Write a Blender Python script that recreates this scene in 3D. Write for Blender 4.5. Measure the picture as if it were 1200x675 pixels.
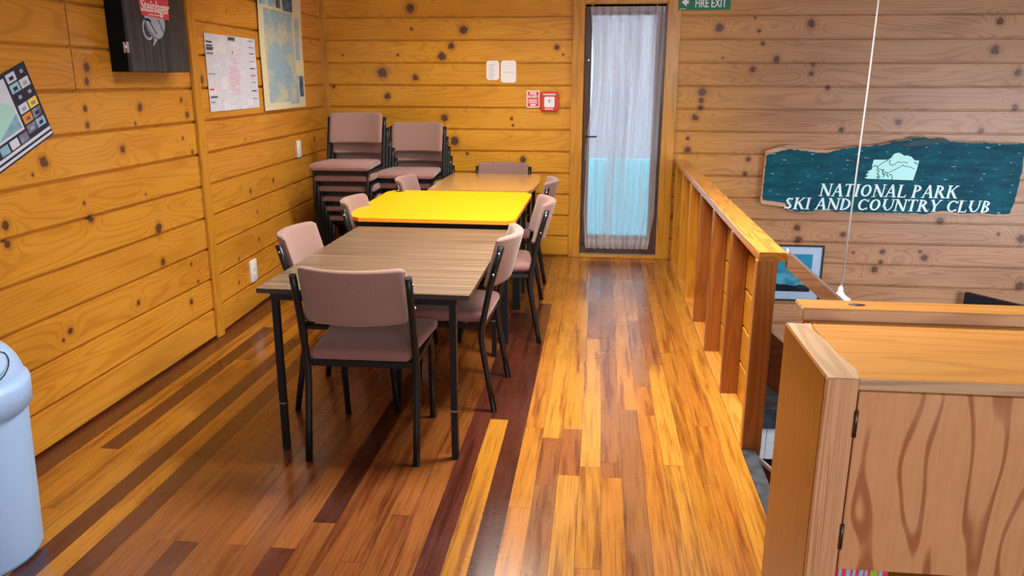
import bpy, bmesh, math, random
from mathutils import Vector, Matrix
PI = math.pi
S = bpy.context.scene
for o in list(bpy.data.objects): bpy.data.objects.remove(o, do_unlink=True)
COL = S.collection

# ------------------------------------------------------------------ camera, world, lights, exposure
cam_d = bpy.data.cameras.new('camera'); cam = bpy.data.objects.new('camera', cam_d); COL.objects.link(cam)
YAW, PIT, ROL, FPX = -0.10877, 0.261712, 0.00226, 916.96
fw = Vector((math.sin(YAW)*math.cos(PIT), math.cos(YAW)*math.cos(PIT), -math.sin(PIT)))
rt = fw.cross(Vector((0, 0, 1))).normalized(); up = rt.cross(fw)
r2 = math.cos(ROL)*rt + math.sin(ROL)*up; u2 = -math.sin(ROL)*rt + math.cos(ROL)*up
cam.matrix_world = Matrix(((r2.x, u2.x, -fw.x, 0), (r2.y, u2.y, -fw.y, 0), (r2.z, u2.z, -fw.z, 1.55), (0, 0, 0, 1)))
cam_d.sensor_width = 36; cam_d.lens = FPX/1200*36; cam_d.clip_start = 0.05
S.camera = cam
S.view_settings.view_transform = 'Standard'; S.view_settings.look = 'None'
S.view_settings.gamma = 1; S.view_settings.use_curve_mapping = False
S.view_settings.exposure = 0.14

W = bpy.data.worlds.new('world'); S.world = W; W.use_nodes = True
W.node_tree.nodes['Background'].inputs[0].default_value = (0.86, 0.93, 1.0, 1)
W.node_tree.nodes['Background'].inputs[1].default_value = 0.28

def area(name, loc, target, sx, sy, power, color, spread=PI):
    d = bpy.data.lights.new(name, 'AREA'); d.shape = 'RECTANGLE'; d.size = sx; d.size_y = sy
    d.energy = power; d.color = color; d.spread = spread
    o = bpy.data.objects.new(name, d); COL.objects.link(o); o.location = loc
    o.rotation_euler = (Vector(target)-Vector(loc)).to_track_quat('-Z', 'Y').to_euler()
    return o
area('ceiling_light', (0.1, 3.4, 2.62), (0.1, 3.4, 0), 1.3, 0.5, 108, (1.0, 0.94, 0.85), math.radians(142))
area('ceiling_light_rear', (-0.9, 5.4, 2.62), (-0.9, 5.4, 0), 0.9, 0.35, 34, (1.0, 0.94, 0.85), math.radians(140))
area('window_daylight', (4.6, 3.6, 0.6), (2.2, 6.9, 0.0), 2.2, 1.8, 52, (0.76, 0.85, 1.0), math.radians(115))
area('window_behind', (1.2, -2.0, 1.9), (-0.8, 4.5, 0.5), 2.2, 1.4, 78, (0.96, 0.96, 1.0))
area('outdoor_daylight', (0.2, 7.35, 2.9), (0.2, 8.2, 0.4), 1.6, 0.5, 260, (0.85, 0.95, 1.0))

# ------------------------------------------------------------------ node helpers
class NT:
    def __init__(s, name):
        s.m = bpy.data.materials.new(name); s.m.use_nodes = True
        s.t = s.m.node_tree; s.b = s.t.nodes['Principled BSDF']; s.out = s.t.nodes['Material Output']
    def n(s, typ, ins=(), out=0, **kw):
        nd = s.t.nodes.new(typ)
        for k, v in kw.items(): setattr(nd, k, v)
        for i, v in (ins.items() if isinstance(ins, dict) else enumerate(ins)):
            if v is None: continue
            s.put(nd.inputs[i], v)
        return nd.outputs[out]
    def put(s, sock, v):
        if hasattr(v, 'is_output'): s.t.links.new(v, sock)
        elif isinstance(v, (tuple, list)) and len(v) == 3 and sock.type == 'RGBA': sock.default_value = (*v, 1)
        else: sock.default_value = v
    def m_(s, op, a, b=None, c=None, clamp=False): return s.n('ShaderNodeMath', [a, b, c], operation=op, use_clamp=clamp)
    def mix(s, f, a, b, mode='MIX'):
        nd = s.t.nodes.new('ShaderNodeMix'); nd.data_type = 'RGBA'; nd.blend_type = mode
        s.put(nd.inputs[0], f); s.put(nd.inputs[6], a); s.put(nd.inputs[7], b); return nd.outputs[2]
    def sm(s, v, a, b, x=0.0, y=1.0):
        return s.n('ShaderNodeMapRange', [v, a, b, x, y], interpolation_type='SMOOTHSTEP')
    def xyz(s, kind='Object'):
        tc = s.t.nodes.new('ShaderNodeTexCoord'); sp = s.t.nodes.new('ShaderNodeSeparateXYZ')
        s.t.links.new(tc.outputs[kind], sp.inputs[0]); return tc.outputs[kind], sp.outputs[0], sp.outputs[1], sp.outputs[2]
    def vec(s, x, y, z): return s.n('ShaderNodeCombineXYZ', [x, y, z])
    def noise(s, v, sc=1.0, det=2.0, rough=0.5): return s.n('ShaderNodeTexNoise', {'Vector': v, 'Scale': sc, 'Detail': det, 'Roughness': rough})
    def set(s, **kw):
        for k, v in kw.items(): s.put(s.b.inputs[k.replace('_', ' ')], v)
        return s.m
    def bump(s, h, strength=0.3, dist=0.01):
        s.put(s.b.inputs['Normal'], s.n('ShaderNodeBump', {'Strength': strength, 'Distance': dist, 'Height': h}))

def plain(name, col, rough=0.5, metal=0.0, coat=0.0, spec=0.5, noise=0.0):
    t = NT(name)
    c = col
    if noise:
        co, x, y, z = t.xyz(); nz = t.noise(co, 14.0, 3.0)
        c = t.mix(t.sm(nz, 0.3, 0.7), tuple(v*(1-noise) for v in col), tuple(min(1, v*(1+noise)) for v in col))
    t.set(Base_Color=c, Roughness=rough, Metallic=metal, Coat_Weight=coat, Specular_IOR_Level=spec)
    return t.m

PITCH, Z0 = 0.187, -0.010
def pine_wall(name, knots, light, dark, seed=0.0, rough=0.38, coat=0.35, cracks=(), cool_light=None):
    """horizontal pine boards: u = local x, v = local z"""
    t = NT(name); co, x, y, z = t.xyz()
    b = t.m_('FLOOR', t.m_('DIVIDE', t.m_('SUBTRACT', z, Z0), PITCH))
    wn = t.t.nodes.new('ShaderNodeTexWhiteNoise'); wn.noise_dimensions = '1D'; t.put(wn.inputs['W'], t.m_('ADD', b, seed))
    rnd = wn.outputs['Value']
    D = None
    wob = t.noise(co, 34.0, 3.0)
    P = t.vec(x, 0.0, z)
    for (ku, kz, kr) in knots:
        d = t.n('ShaderNodeVectorMath', [P, (ku, 0, kz)], out=1, operation='DISTANCE')
        d = t.m_('DIVIDE', d, kr)
        D = d if D is None else t.m_('MINIMUM', D, d)
    if D is None: D = t.m_('ADD', 50.0, 0.0)
    Dw = t.m_('MULTIPLY', D, t.m_('ADD', 0.42, t.m_('MULTIPLY', wob, 1.16)))
    # cathedral grain from contour lines of a stretched noise, bent round the knots
    f = t.noise(t.vec(t.m_('ADD', t.m_('MULTIPLY', x, 0.36), t.m_('MULTIPLY', rnd, 37.0)), t.m_('MULTIPLY', rnd, 11.0), t.m_('MULTIPLY', z, 5.0)), 1.0, 1.2, 0.4)
    kb = t.m_('DIVIDE', 0.26, t.m_('ADD', 1.0, t.m_('MULTIPLY', t.m_('MULTIPLY', D, D), 0.30)))
    f = t.m_('ADD', f, kb)
    rings = t.m_('SINE', t.m_('MULTIPLY', f, 150.0))
    rings = t.sm(rings, 0.1, 1.0)
    fine = t.noise(t.vec(t.m_('MULTIPLY', x, 2.5), rnd, t.m_('MULTIPLY', z, 150.0)), 1.0, 3.0, 0.6)
    broad = t.noise(t.vec(t.m_('MULTIPLY', x, 1.6), rnd, t.m_('MULTIPLY', z, 7.0)), 1.0, 2.0)
    k = t.m_('ADD', t.m_('MULTIPLY', rings, 0.40), t.m_('MULTIPLY', t.sm(fine, 0.35, 0.7), 0.26))
    k = t.m_('ADD', k, t.m_('MULTIPLY', t.sm(broad, 0.38, 0.72), 0.42), clamp=True)
    c = t.mix(k, light, dark)
    c = t.mix(t.m_('MULTIPLY', wn.outputs['Value'], 0.35), c, tuple(v*0.72 for v in light))
    if cool_light:   # cool daylight on the boards put into their colour, stronger along x
        c2 = t.mix(k, cool_light[0], cool_light[1]); c2 = t.mix(t.m_('MULTIPLY', rnd, 0.3), c2, tuple(v*0.75 for v in cool_light[0]))
        c = t.mix(t.sm(x, cool_light[2], cool_light[3]), c, c2)
    halo = t.sm(Dw, 2.4, 0.9)
    c = t.mix(t.m_('MULTIPLY', halo, 0.42), c, (0.20, 0.055, 0.012))
    kn = t.mix(t.sm(t.m_('SINE', t.m_('MULTIPLY', Dw, 14.0)), -0.5, 1.0), (0.15, 0.058, 0.030), (0.075, 0.026, 0.016))
    c = t.mix(t.sm(Dw, 1.08, 0.88), c, kn)
    for (cu, z1, z2) in cracks:
        near = t.sm(t.m_('ABSOLUTE', t.m_('SUBTRACT', x, cu)), 0.004, 0.002)
        on = t.m_('MULTIPLY', t.m_('GREATER_THAN', z, z1), t.m_('LESS_THAN', z, z2))
        c = t.mix(t.m_('MULTIPLY', near, on), c, (0.03, 0.012, 0.004))
    t.bump(t.m_('ADD', t.m_('MULTIPLY', rings, -0.3), fine), 0.10, 0.002)
    return t.set(Base_Color=c, Roughness=rough, Coat_Weight=coat, Coat_Roughness=0.16, Specular_IOR_Level=0.35)

def pine(name, light, dark, axis='z', rough=0.4, coat=0.3, sc=1.0, stripes=0.5, knots=False):
    """timber member with the grain along one local axis"""
    t = NT(name); co, x, y, z = t.xyz()
    oi = t.t.nodes.new('ShaderNodeObjectInfo').outputs['Random']
    if axis == 'z': l, a, b = z, x, y
    elif axis == 'x': l, a, b = x, y, z
    else: l, a, b = y, x, z
    v = t.vec(t.m_('ADD', t.m_('MULTIPLY', l, 0.7), t.m_('MULTIPLY', oi, 20.0)), t.m_('MULTIPLY', a, 9.0*sc), t.m_('MULTIPLY', b, 9.0*sc))
    f = t.noise(v, 1.0, 1.5, 0.4)
    rings = t.sm(t.m_('SINE', t.m_('MULTIPLY', f, 70.0)), -0.3, 1.0)
    fine = t.noise(t.vec(t.m_('MULTIPLY', l, 3.0), t.m_('MULTIPLY', a, 160.0), t.m_('MULTIPLY', b, 160.0)), 1.0, 2.0)
    k = t.m_('ADD', t.m_('MULTIPLY', rings, stripes), t.m_('MULTIPLY', t.sm(fine, 0.35, 0.7), 0.25), clamp=True)
    c = t.mix(k, light, dark)
    if knots:
        vo = t.t.nodes.new('ShaderNodeTexVoronoi'); t.put(vo.inputs['Scale'], 1.0)
        t.put(vo.inputs['Vector'], t.vec(t.m_('MULTIPLY', l, 2.2), t.m_('MULTIPLY', a, 5.0), t.m_('MULTIPLY', b, 5.0)))
        c = t.mix(t.sm(vo.outputs['Distance'], 0.10, 0.06), c, (0.07, 0.022, 0.010))
    t.bump(fine, 0.08, 0.002)
    return t.set(Base_Color=c, Roughness=rough, Coat_Weight=coat, Coat_Roughness=0.18, Specular_IOR_Level=0.35)

GL, GD = (0.70, 0.315, 0.034), (0.46, 0.165, 0.012)
M = {}
M['golden_v'] = pine('golden_pine_upright', (0.60, 0.28, 0.024), (0.42, 0.155, 0.010), 'z')
M['golden_y'] = pine('golden_pine_rail', (0.64, 0.28, 0.05), (0.36, 0.12, 0.016), 'y', rough=0.28, coat=0.6, knots=True)
M['golden_x'] = pine('golden_pine_crosswise', (0.60, 0.28, 0.024), (0.42, 0.155, 0.010), 'x')
M['stud'] = pine('shaded_pine_stud', (0.32, 0.105, 0.020), (0.20, 0.055, 0.010), 'z')  # darker pine: shade on the stud fronts put into the colour
M['end_stud'] = pine('end_post_pine', (0.46, 0.19, 0.045), (0.30, 0.10, 0.02), 'z')  # same pine for the end post, with less shade in its colour
M['bench_side'] = pine('bench_golden_side', (0.40, 0.155, 0.014), (0.27, 0.095, 0.008), 'z', stripes=0.35)
M['bench_post'] = pine('bench_post_front', (0.66, 0.34, 0.17), (0.42, 0.17, 0.07), 'z', rough=0.6, coat=0.0, sc=6.0, stripes=0.6)
M['bench_top'] = pine('bench_honey_top', (0.66, 0.31, 0.07), (0.46, 0.18, 0.03), 'x', rough=0.35, coat=0.3, stripes=0.35)
M['weathered'] = pine('weathered_sanded_pine', (0.58, 0.36, 0.21), (0.34, 0.18, 0.10), 'x', rough=0.7, coat=0.0, stripes=0.55)
M['weathered_y'] = pine('weathered_sanded_end', (0.58, 0.38, 0.22), (0.36, 0.20, 0.10), 'y', rough=0.7, coat=0.0, stripes=0.5)
M['handrail'] = pine('handrail_pine', (0.78, 0.46, 0.24), (0.52, 0.26, 0.12), 'x')
M['stair'] = pine('dark_stair_timber', (0.16, 0.055, 0.030), (0.075, 0.024, 0.014), 'x')
M['black_metal'] = plain('black_powder_coat', (0.006, 0.007, 0.010), 0.36, 0.0, 0.0, 0.4)
M['chrome'] = plain('dull_chrome', (0.55, 0.55, 0.55), 0.25, 1.0)
M['bronze'] = plain('dark_bronze', (0.10, 0.07, 0.05), 0.35, 0.8)
M['white_plastic'] = plain('white_plastic', (0.80, 0.82, 0.84), 0.35)
M['bin'] = plain('pale_bin_plastic', (0.40, 0.62, 1.0), 0.42, 0, 0.0, 0.3)
M['bin_gap'] = plain('bin_gap', (0.03, 0.035, 0.045), 0.6)
M['yellow'] = plain('yellow_laminate', (0.72, 0.37, 0.0), 0.42, 0, 0.0, 0.25)
M['orange_edge'] = plain('orange_table_edge', (0.80, 0.28, 0.01), 0.4)
M['red'] = plain('red_plastic', (0.62, 0.03, 0.02), 0.3, 0, 0.2)
M['red_label'] = plain('red_label', (0.70, 0.05, 0.09), 0.5)
M['white'] = plain('white_paint', (0.85, 0.86, 0.88), 0.5)
M['black'] = plain('black_print', (0.015, 0.015, 0.018), 0.5)
M['green_sign'] = plain('green_sign', (0.0, 0.17, 0.085), 0.45)
M['navy'] = plain('navy_print', (0.012, 0.020, 0.055), 0.4)
M['grey_blue'] = plain('grey_blue_print', (0.36, 0.46, 0.60), 0.5)
M['rubber'] = plain('dark_rubber_nosing', (0.030, 0.038, 0.050), 0.55, noise=0.5)
M['ceiling'] = plain('ceiling_paint', (0.62, 0.55, 0.45), 0.8)
M['dark_gap'] = plain('dark_gap', (0.012, 0.006, 0.004), 0.9)
M['cap_white'] = plain('white_trim_paint', (0.78, 0.76, 0.78), 0.45)
M['door_brown'] = pine('dark_brown_door_timber', (0.085, 0.042, 0.026), (0.040, 0.018, 0.012), 'z', rough=0.45)
M['tan'] = pine('tan_laminate', (0.54, 0.30, 0.10), (0.48, 0.25, 0.08), 'y', rough=0.16, coat=0.5, stripes=0.2)

def fabric(name, a, b):
    t = NT(name); co, x, y, z = t.xyz()
    n1 = t.noise(co, 420.0, 2.0, 0.7); n2 = t.noise(co, 9.0, 3.0)
    c = t.mix(t.sm(n1, 0.3, 0.7), a, b); c = t.mix(t.m_('MULTIPLY', t.sm(n2, 0.4, 0.7), 0.3), c, tuple(v*0.8 for v in a))
    t.bump(n1, 0.35, 0.002)
    return t.set(Base_Color=c, Roughness=0.9, Sheen_Weight=0.35, Sheen_Roughness=0.4, Specular_IOR_Level=0.2)
M['fabric'] = fabric('mauve_fabric', (0.335, 0.205, 0.175), (0.24, 0.138, 0.118))
M['fabric_rose'] = fabric('rose_fabric', (0.30, 0.155, 0.140), (0.22, 0.105, 0.095))

def laminate():
    t = NT('striped_brown_laminate'); co, x, y, z = t.xyz()
    n1 = t.noise(t.vec(t.m_('MULTIPLY', x, 0.7), t.m_('MULTIPLY', y, 85.0), 0.0), 1.0, 3.0, 0.6)
    n2 = t.noise(t.vec(t.m_('MULTIPLY', x, 2.5), t.m_('MULTIPLY', y, 190.0), 3.0), 1.0, 2.0)
    c = t.mix(t.sm(n1, 0.36, 0.64), (0.060, 0.036, 0.020), (0.235, 0.165, 0.105))
    c = t.mix(t.m_('MULTIPLY', t.sm(n2, 0.4, 0.7), 0.4), c, (0.16, 0.09, 0.05))
    sc = t.noise(t.vec(t.m_('MULTIPLY', x, 9.0), t.m_('MULTIPLY', y, 14.0), 7.0), 1.0, 6.0, 0.7)
    c = t.mix(t.sm(sc, 0.685, 0.72), c, (0.50, 0.40, 0.32))
    return t.set(Base_Color=c, Roughness=0.32, Coat_Weight=0.15, Coat_Roughness=0.2)
M['laminate'] = laminate()

def black_timber():
    t = NT('black_stained_timber'); co, x, y, z = t.xyz()
    f = t.noise(t.vec(t.m_('MULTIPLY', x, 30.0), t.m_('MULTIPLY', y, 45.0), t.m_('MULTIPLY', z, 2.0)), 1.0, 3.0, 0.6)
    t.bump(f, 0.4, 0.003)
    return t.set(Base_Color=t.mix(t.sm(f, 0.35, 0.65), (0.012, 0.013, 0.018), (0.040, 0.046, 0.062)), Roughness=0.5)
M['black_timber'] = black_timber()

def plywood():
    t = NT('plywood_door'); co, x, y, z = t.xyz()
    f = t.noise(t.vec(t.m_('MULTIPLY', x, 6.5), 2.3, t.m_('MULTIPLY', z, 1.5)), 1.0, 2.0, 0.5)
    r = t.m_('SINE', t.m_('MULTIPLY', f, 36.0))
    fine = t.noise(t.vec(t.m_('MULTIPLY', x, 90.0), 0.0, t.m_('MULTIPLY', z, 6.0)), 1.0, 3.0)
    c = t.mix(t.sm(r, 0.70, 1.0), (0.64, 0.30, 0.13), (0.36, 0.12, 0.04))
    c = t.mix(t.m_('MULTIPLY', t.sm(fine, 0.4, 0.7), 0.3), c, (0.46, 0.19, 0.075))
    big = t.noise(co, 6.0, 2.0)
    c = t.mix(t.m_('MULTIPLY', t.sm(big, 0.5, 0.75), 0.4), c, (0.70, 0.40, 0.21))
    return t.set(Base_Color=c, Roughness=0.45, Coat_Weight=0.15, Coat_Roughness=0.3)
M['plywood'] = plywood()

def teal():
    t = NT('teal_sign_paint'); co, x, y, z = t.xyz()
    b = t.noise(t.vec(t.m_('MULTIPLY', x, 4.0), 0.0, t.m_('MULTIPLY', z, 18.0)), 1.0, 4.0, 0.6)
    c = t.mix(t.sm(b, 0.3, 0.7), (0.001, 0.048, 0.075), (0.003, 0.105, 0.140))
    s = t.noise(t.vec(t.m_('MULTIPLY', x, 13.0), 5.0, t.m_('MULTIPLY', z, 75.0)), 1.0, 2.0, 0.6)
    c = t.mix(t.sm(s, 0.67, 0.71), c, (0.45, 0.65, 0.75))
    t.bump(b, 0.4, 0.004)
    return t.set(Base_Color=c, Roughness=0.6, Specular_IOR_Level=0.15)
M['teal'] = teal()
M['emblem'] = plain('pale_mint_paint', (0.52, 0.94, 0.87), 0.5)
M['letter'] = plain('white_blue_lettering', (0.72, 0.92, 0.98), 0.5, noise=0.12)

def sheer():
    t = NT('sheer_net_curtain'); nt = t.t; nt.nodes.remove(t.b)
    tr = t.n('ShaderNodeBsdfTransparent', [(1, 1, 1)])
    df = t.n('ShaderNodeBsdfDiffuse', [(0.80, 0.78, 0.84)])
    tl = t.n('ShaderNodeBsdfTranslucent', [(0.80, 0.80, 0.88)])
    a = t.n('ShaderNodeMixShader', [0.55, df, tl])
    co, x, y, z = t.xyz()
    g = t.noise(t.vec(t.m_('MULTIPLY', x, 15.0), 0.0, t.m_('MULTIPLY', z, 0.5)), 1.0, 2.0, 0.6)
    b = t.n('ShaderNodeMixShader', [t.m_('MAXIMUM', t.n('ShaderNodeMapRange', [g, 0.34, 0.68, 0.60, 0.93]), t.m_('MAXIMUM', t.sm(z, 0.24, 0.15, 0.0, 0.97), t.sm(z, 2.07, 2.09, 0.0, 0.95))), tr, a])
    nt.links.new(b, t.out.inputs['Surface']); return t.m
M['sheer'] = sheer()
def glass():
    t = NT('clear_glass'); nt = t.t; nt.nodes.remove(t.b)
    fr = t.n('ShaderNodeFresnel', [1.45])
    b = t.n('ShaderNodeMixShader', [fr, t.n('ShaderNodeBsdfTransparent', [(0.95, 0.97, 0.98)]), t.n('ShaderNodeBsdfGlossy', [(1, 1, 1), 0.02])])
    nt.links.new(b, t.out.inputs['Surface']); return t.m
M['glass'] = glass()

# ------------------------------------------------------------------ mesh helpers
class MB:
    def __init__(s): s.v = []; s.f = []; s.mi = []; s.sm = []; s.attr = []
    def add(s, vs, fs, mi=0, smooth=False):
        o = len(s.v); s.v += [tuple(v) for v in vs]
        for f in fs: s.f.append([o+i for i in f]); s.mi.append(mi); s.sm.append(smooth)
    def box(s, x0, y0, z0, x1, y1, z1, mi=0):
        vs = [(x, y, z) for z in (z0, z1) for y in (y0, y1) for x in (x0, x1)]
        s.add(vs, [(0, 2, 3, 1), (4, 5, 7, 6), (0, 1, 5, 4), (2, 6, 7, 3), (0, 4, 6, 2), (1, 3, 7, 5)], mi)
    def bbox(s, x0, y0, z0, x1, y1, z1, r=0.004, mi=0, seg=1):
        bm = bmesh.new(); bmesh.ops.create_cube(bm, size=1)
        for v in bm.verts: v.co = Vector(((x0+x1)/2+v.co.x*(x1-x0), (y0+y1)/2+v.co.y*(y1-y0), (z0+z1)/2+v.co.z*(z1-z0)))
        bmesh.ops.bevel(bm, geom=bm.edges[:], offset=r, segments=seg, affect='EDGES', profile=0.5)
        bm.verts.index_update()
        s.add([v.co for v in bm.verts], [[v.index for v in f.verts] for f in bm.faces], mi, seg > 1); bm.free()
    def prism(s, pts, d, mi=0, mat=None, side=None):
        """pts: planar polygon list of 3D points, extruded by vector d"""
        d = Vector(d); P = [Vector(p) for p in pts]; n = len(P)
        s.add(P+[p+d for p in P], [], mi); o = len(s.v)-2*n
        s.f.append([o+i for i in range(n)]); s.mi.append(mi); s.sm.append(False)
        s.f.append([o+n+i for i in reversed(range(n))]); s.mi.append(mi); s.sm.append(False)
        for i in range(n):
            j = (i+1) % n; s.f.append([o+j, o+i, o+n+i, o+n+j]); s.mi.append(mi if side is None else side); s.sm.append(False)
    def loft(s, rings, mi=0, cap=True, closed=True, smooth=True):
        n = len(rings[0]); o = len(s.v)
        for r in rings: s.v += [tuple(p) for p in r]
        for i in range(len(rings)-1):
            for j in range(n if closed else n-1):
                k = (j+1) % n
                s.f.append([o+i*n+j, o+i*n+k, o+(i+1)*n+k, o+(i+1)*n+j]); s.mi.append(mi); s.sm.append(smooth)
        if cap:
            s.f.append([o+j for j in reversed(range(n))]); s.mi.append(mi); s.sm.append(False)
            e = o+(len(rings)-1)*n; s.f.append([e+j for j in range(n)]); s.mi.append(mi); s.sm.append(False)
    def tube(s, pts, r, n=10, mi=0, square=False, r2=None):
        P = [Vector(p) for p in pts]; rings = []
        for i, p in enumerate(P):
            t = (P[min(i+1, len(P)-1)]-P[max(i-1, 0)]).normalized()
            ref = Vector((0, 1, 0)) if abs(t.y) < 0.8 else Vector((1, 0, 0))
            a = t.cross(ref).normalized(); b = t.cross(a).normalized()
            if square:
                q = r2 or r; rings.append([p+a*sx*r+b*sy*q for sx, sy in ((1, 1), (-1, 1), (-1, -1), (1, -1))])
            else:
                rings.append([p+(a*math.cos(2*PI*k/n)+b*math.sin(2*PI*k/n))*r for k in range(n)])
        s.loft(rings, mi, smooth=not square)
    def lathe(s, prof, c=(0, 0, 0), n=24, mi=0):
        rings = [[(c[0]+r*math.cos(2*PI*k/n), c[1]+r*math.sin(2*PI*k/n), c[2]+z) for k in range(n)] for r, z in prof]
        s.loft(rings, mi)
    def rect(s, P, ux, uz, x0, z0, x1, z1, mi=0):
        """flat patch on a plane through P with in-plane axes ux, uz"""
        P = Vector(P); ux = Vector(ux); uz = Vector(uz)
        s.add([P+ux*a+uz*b for a, b in ((x0, z0), (x1, z0), (x1, z1), (x0, z1))], [(0, 1, 2, 3)], mi)
    def build(s, name, mats, parent=None, loc=None, fixn=True):
        me = bpy.data.meshes.new(name)
        me.from_pydata(s.v, [], s.f); me.polygons.foreach_set('material_index', s.mi); me.polygons.foreach_set('use_smooth', s.sm)
        if not isinstance(mats, (list, tuple)): mats = [mats]
        for m in mats: me.materials.append(M[m] if isinstance(m, str) else m)
        if fixn:
            bm = bmesh.new(); bm.from_mesh(me); bmesh.ops.recalc_face_normals(bm, faces=bm.faces[:]); bm.to_mesh(me); bm.free()
        me.update()
        o = bpy.data.objects.new(name, me); COL.objects.link(o)
        if parent: o.parent = parent
        if loc: o.location = loc
        return o
def tag(o, label=None, cat=None, group=None, kind=None):
    for k, v in (('label', label), ('category', cat), ('group', group), ('kind', kind)):
        if v: o[k] = v
    return o
def empty(name, loc, rz=0.0):
    o = bpy.data.objects.new(name, None); COL.objects.link(o); o.location = loc; o.rotation_euler = (0, 0, rz)
    o.empty_display_size = 0.1; return o
def struct(mb, name, mats, parent=None, **k):
    o = mb.build(name, mats, parent, **k)
    if not parent: o['kind'] = 'structure'
    return o
def copy_tree(o, parent=None):
    c = o.copy(); COL.objects.link(c)
    if parent: c.parent = parent
    for ch in o.children: copy_tree(ch, c)
    return c
def text_mesh(name, body, size, mats, parent, loc, rot, depth=0.0008, align='CENTER', shear=0.0, sx=1.0, bold=0.0):
    cu = bpy.data.curves.new(name, 'FONT'); cu.body = body; cu.size = size; cu.extrude = depth; cu.align_x = align
    cu.shear = shear; cu.offset = bold
    t = bpy.data.objects.new(name, cu); COL.objects.link(t)
    bpy.context.view_layer.update()
    me = bpy.data.meshes.new_from_object(t.evaluated_get(bpy.context.evaluated_depsgraph_get()))
    bpy.data.objects.remove(t, do_unlink=True); bpy.data.curves.remove(cu)
    me.materials.clear(); me.materials.append(M[mats]); me.name = name
    o = bpy.data.objects.new(name, me); COL.objects.link(o); o.parent = parent; o.location = loc; o.rotation_euler = rot; o.scale = (sx, 1, 1)
    return o

# ------------------------------------------------------------------ the room
XW, YB = -2.31, 6.92
YK = 4.44                                   # the left wall bends slightly here
LEFT_ANG = math.atan2(2.48, -0.12)
KA = [(3.07, 1.207, 0.024), (3.44, 1.594, 0.021), (3.427, 1.534, 0.017), (3.388, 1.415, 0.015), (3.39, 1.34, 0.015), (3.824, 1.404, 0.021), (3.635, 1.212, 0.019), (2.994, 1.162, 0.008), (4.282, 1.351, 0.019), (4.233, 1.431, 0.013), (3.769, 1.327, 0.009), (2.799, 0.988, 0.019), (2.796, 0.914, 0.017), (3.291, 1.0, 0.009), (3.324, 0.924, 0.019), (3.867, 0.777, 0.027), (3.871, 0.593, 0.020), (3.606, 0.441, 0.013), (3.077, 0.462, 0.015), (4.157, 0.513, 0.010), (4.113, 0.3, 0.018), (4.208, 1.224, 0.010), (4.296, 1.14, 0.012), (3.025, 0.435, 0.009), (3.785, 0.969, 0.007), (4.213, 0.396, 0.010), (2.3, 1.5, 0.02), (1.8, 0.8, 0.02), (1.2, 1.3, 0.02)]
KB = [(0.054, 1.541, 0.024), (0.492, 1.952, 0.008), (0.635, 0.806, 0.015), (1.073, 0.826, 0.015), (0.727, 0.65, 0.010), (0.717, 0.459, 0.013), (0.315, 0.248, 0.012), (1.482, 0.464, 0.014), (2.106, 1.046, 0.020), (0.622, 1.155, 0.008), (0.35, 0.401, 0.010), (0.04, 1.155, 0.006), (2.15, 0.99, 0.013)]
KC = [(-1.633, 2.127, 0.036), (-1.177, 1.949, 0.034), (-1.629, 1.957, 0.012), (-1.285, 1.817, 0.027), (-1.367, 1.732, 0.032), (-1.899, 1.597, 0.042), (-1.607, 1.555, 0.025), (-1.862, 1.395, 0.027), (-0.378, 1.805, 0.022), (-1.757, 1.743, 0.010), (-2.247, 1.743, 0.009), (-1.356, 1.216, 0.030), (-0.764, 1.212, 0.013), (-1.269, 1.013, 0.036), (-1.158, 0.906, 0.013), (-0.662, 0.861, 0.026), (-0.324, 1.746, 0.009), (-0.751, 1.154, 0.010), (-2.344, 1.473, 0.015), (-0.42, 0.62, 0.02)]
KD = [(0.956, 1.956, 0.032), (1.277, 1.932, 0.013), (1.685, 1.984, 0.031), (3.131, 1.995, 0.027), (1.315, 1.832, 0.016), (1.435, 1.71, 0.025), (3.126, 1.775, 0.034), (1.249, 1.625, 0.025), (1.723, 1.595, 0.020), (0.851, 1.442, 0.032), (0.848, 1.373, 0.023), (0.845, 1.316, 0.022), (3.327, 1.604, 0.025), (3.349, 1.331, 0.025), (0.806, 1.232, 0.026), (2.01, 1.143, 0.020), (2.456, 1.208, 0.025), (3.114, 1.145, 0.022), (0.754, 1.059, 0.016), (0.757, 0.961, 0.026), (1.271, 0.885, 0.020), (1.254, 0.763, 0.020), (1.73, 0.304, 0.028), (1.747, 0.198, 0.030), (2.118, 0.254, 0.022), (2.462, 0.111, 0.021), (2.458, 0.02, 0.018), (2.415, -0.047, 0.028), (2.897, 0.391, 0.030), (2.812, 0.065, 0.026), (3.38, 0.285, 0.014), (3.57, 0.25, 0.034), (2.77, 0.119, 0.014), (2.222, 0.097, 0.011), (0.68, 0.379, 0.030), (1.732, 1.663, 0.016), (1.866, 1.48, 0.019), (1.237, 2.032, 0.010), (1.0, 1.717, 0.008), (3.622, -0.158, 0.036)]
M['wall_a'] = pine_wall('pine_boards_left', KA, GL, GD, 3.0, cracks=((3.345, 1.48, 2.1),))
M['wall_b'] = pine_wall('pine_boards_left_rear', KB, GL, GD, 17.0)
M['wall_c'] = pine_wall('pine_boards_back', KC, (0.74, 0.36, 0.028), (0.52, 0.205, 0.010), 29.0, coat=0.2)
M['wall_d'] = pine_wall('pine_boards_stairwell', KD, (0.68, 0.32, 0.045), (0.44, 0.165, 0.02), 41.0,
                        cool_light=((0.52, 0.265, 0.130), (0.31, 0.135, 0.060), 0.55, 1.7), coat=0.05)
M['panel'] = pine_wall('pine_boards_balustrade', [], (0.74, 0.34, 0.035), (0.50, 0.19, 0.012), 7.0)

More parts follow.
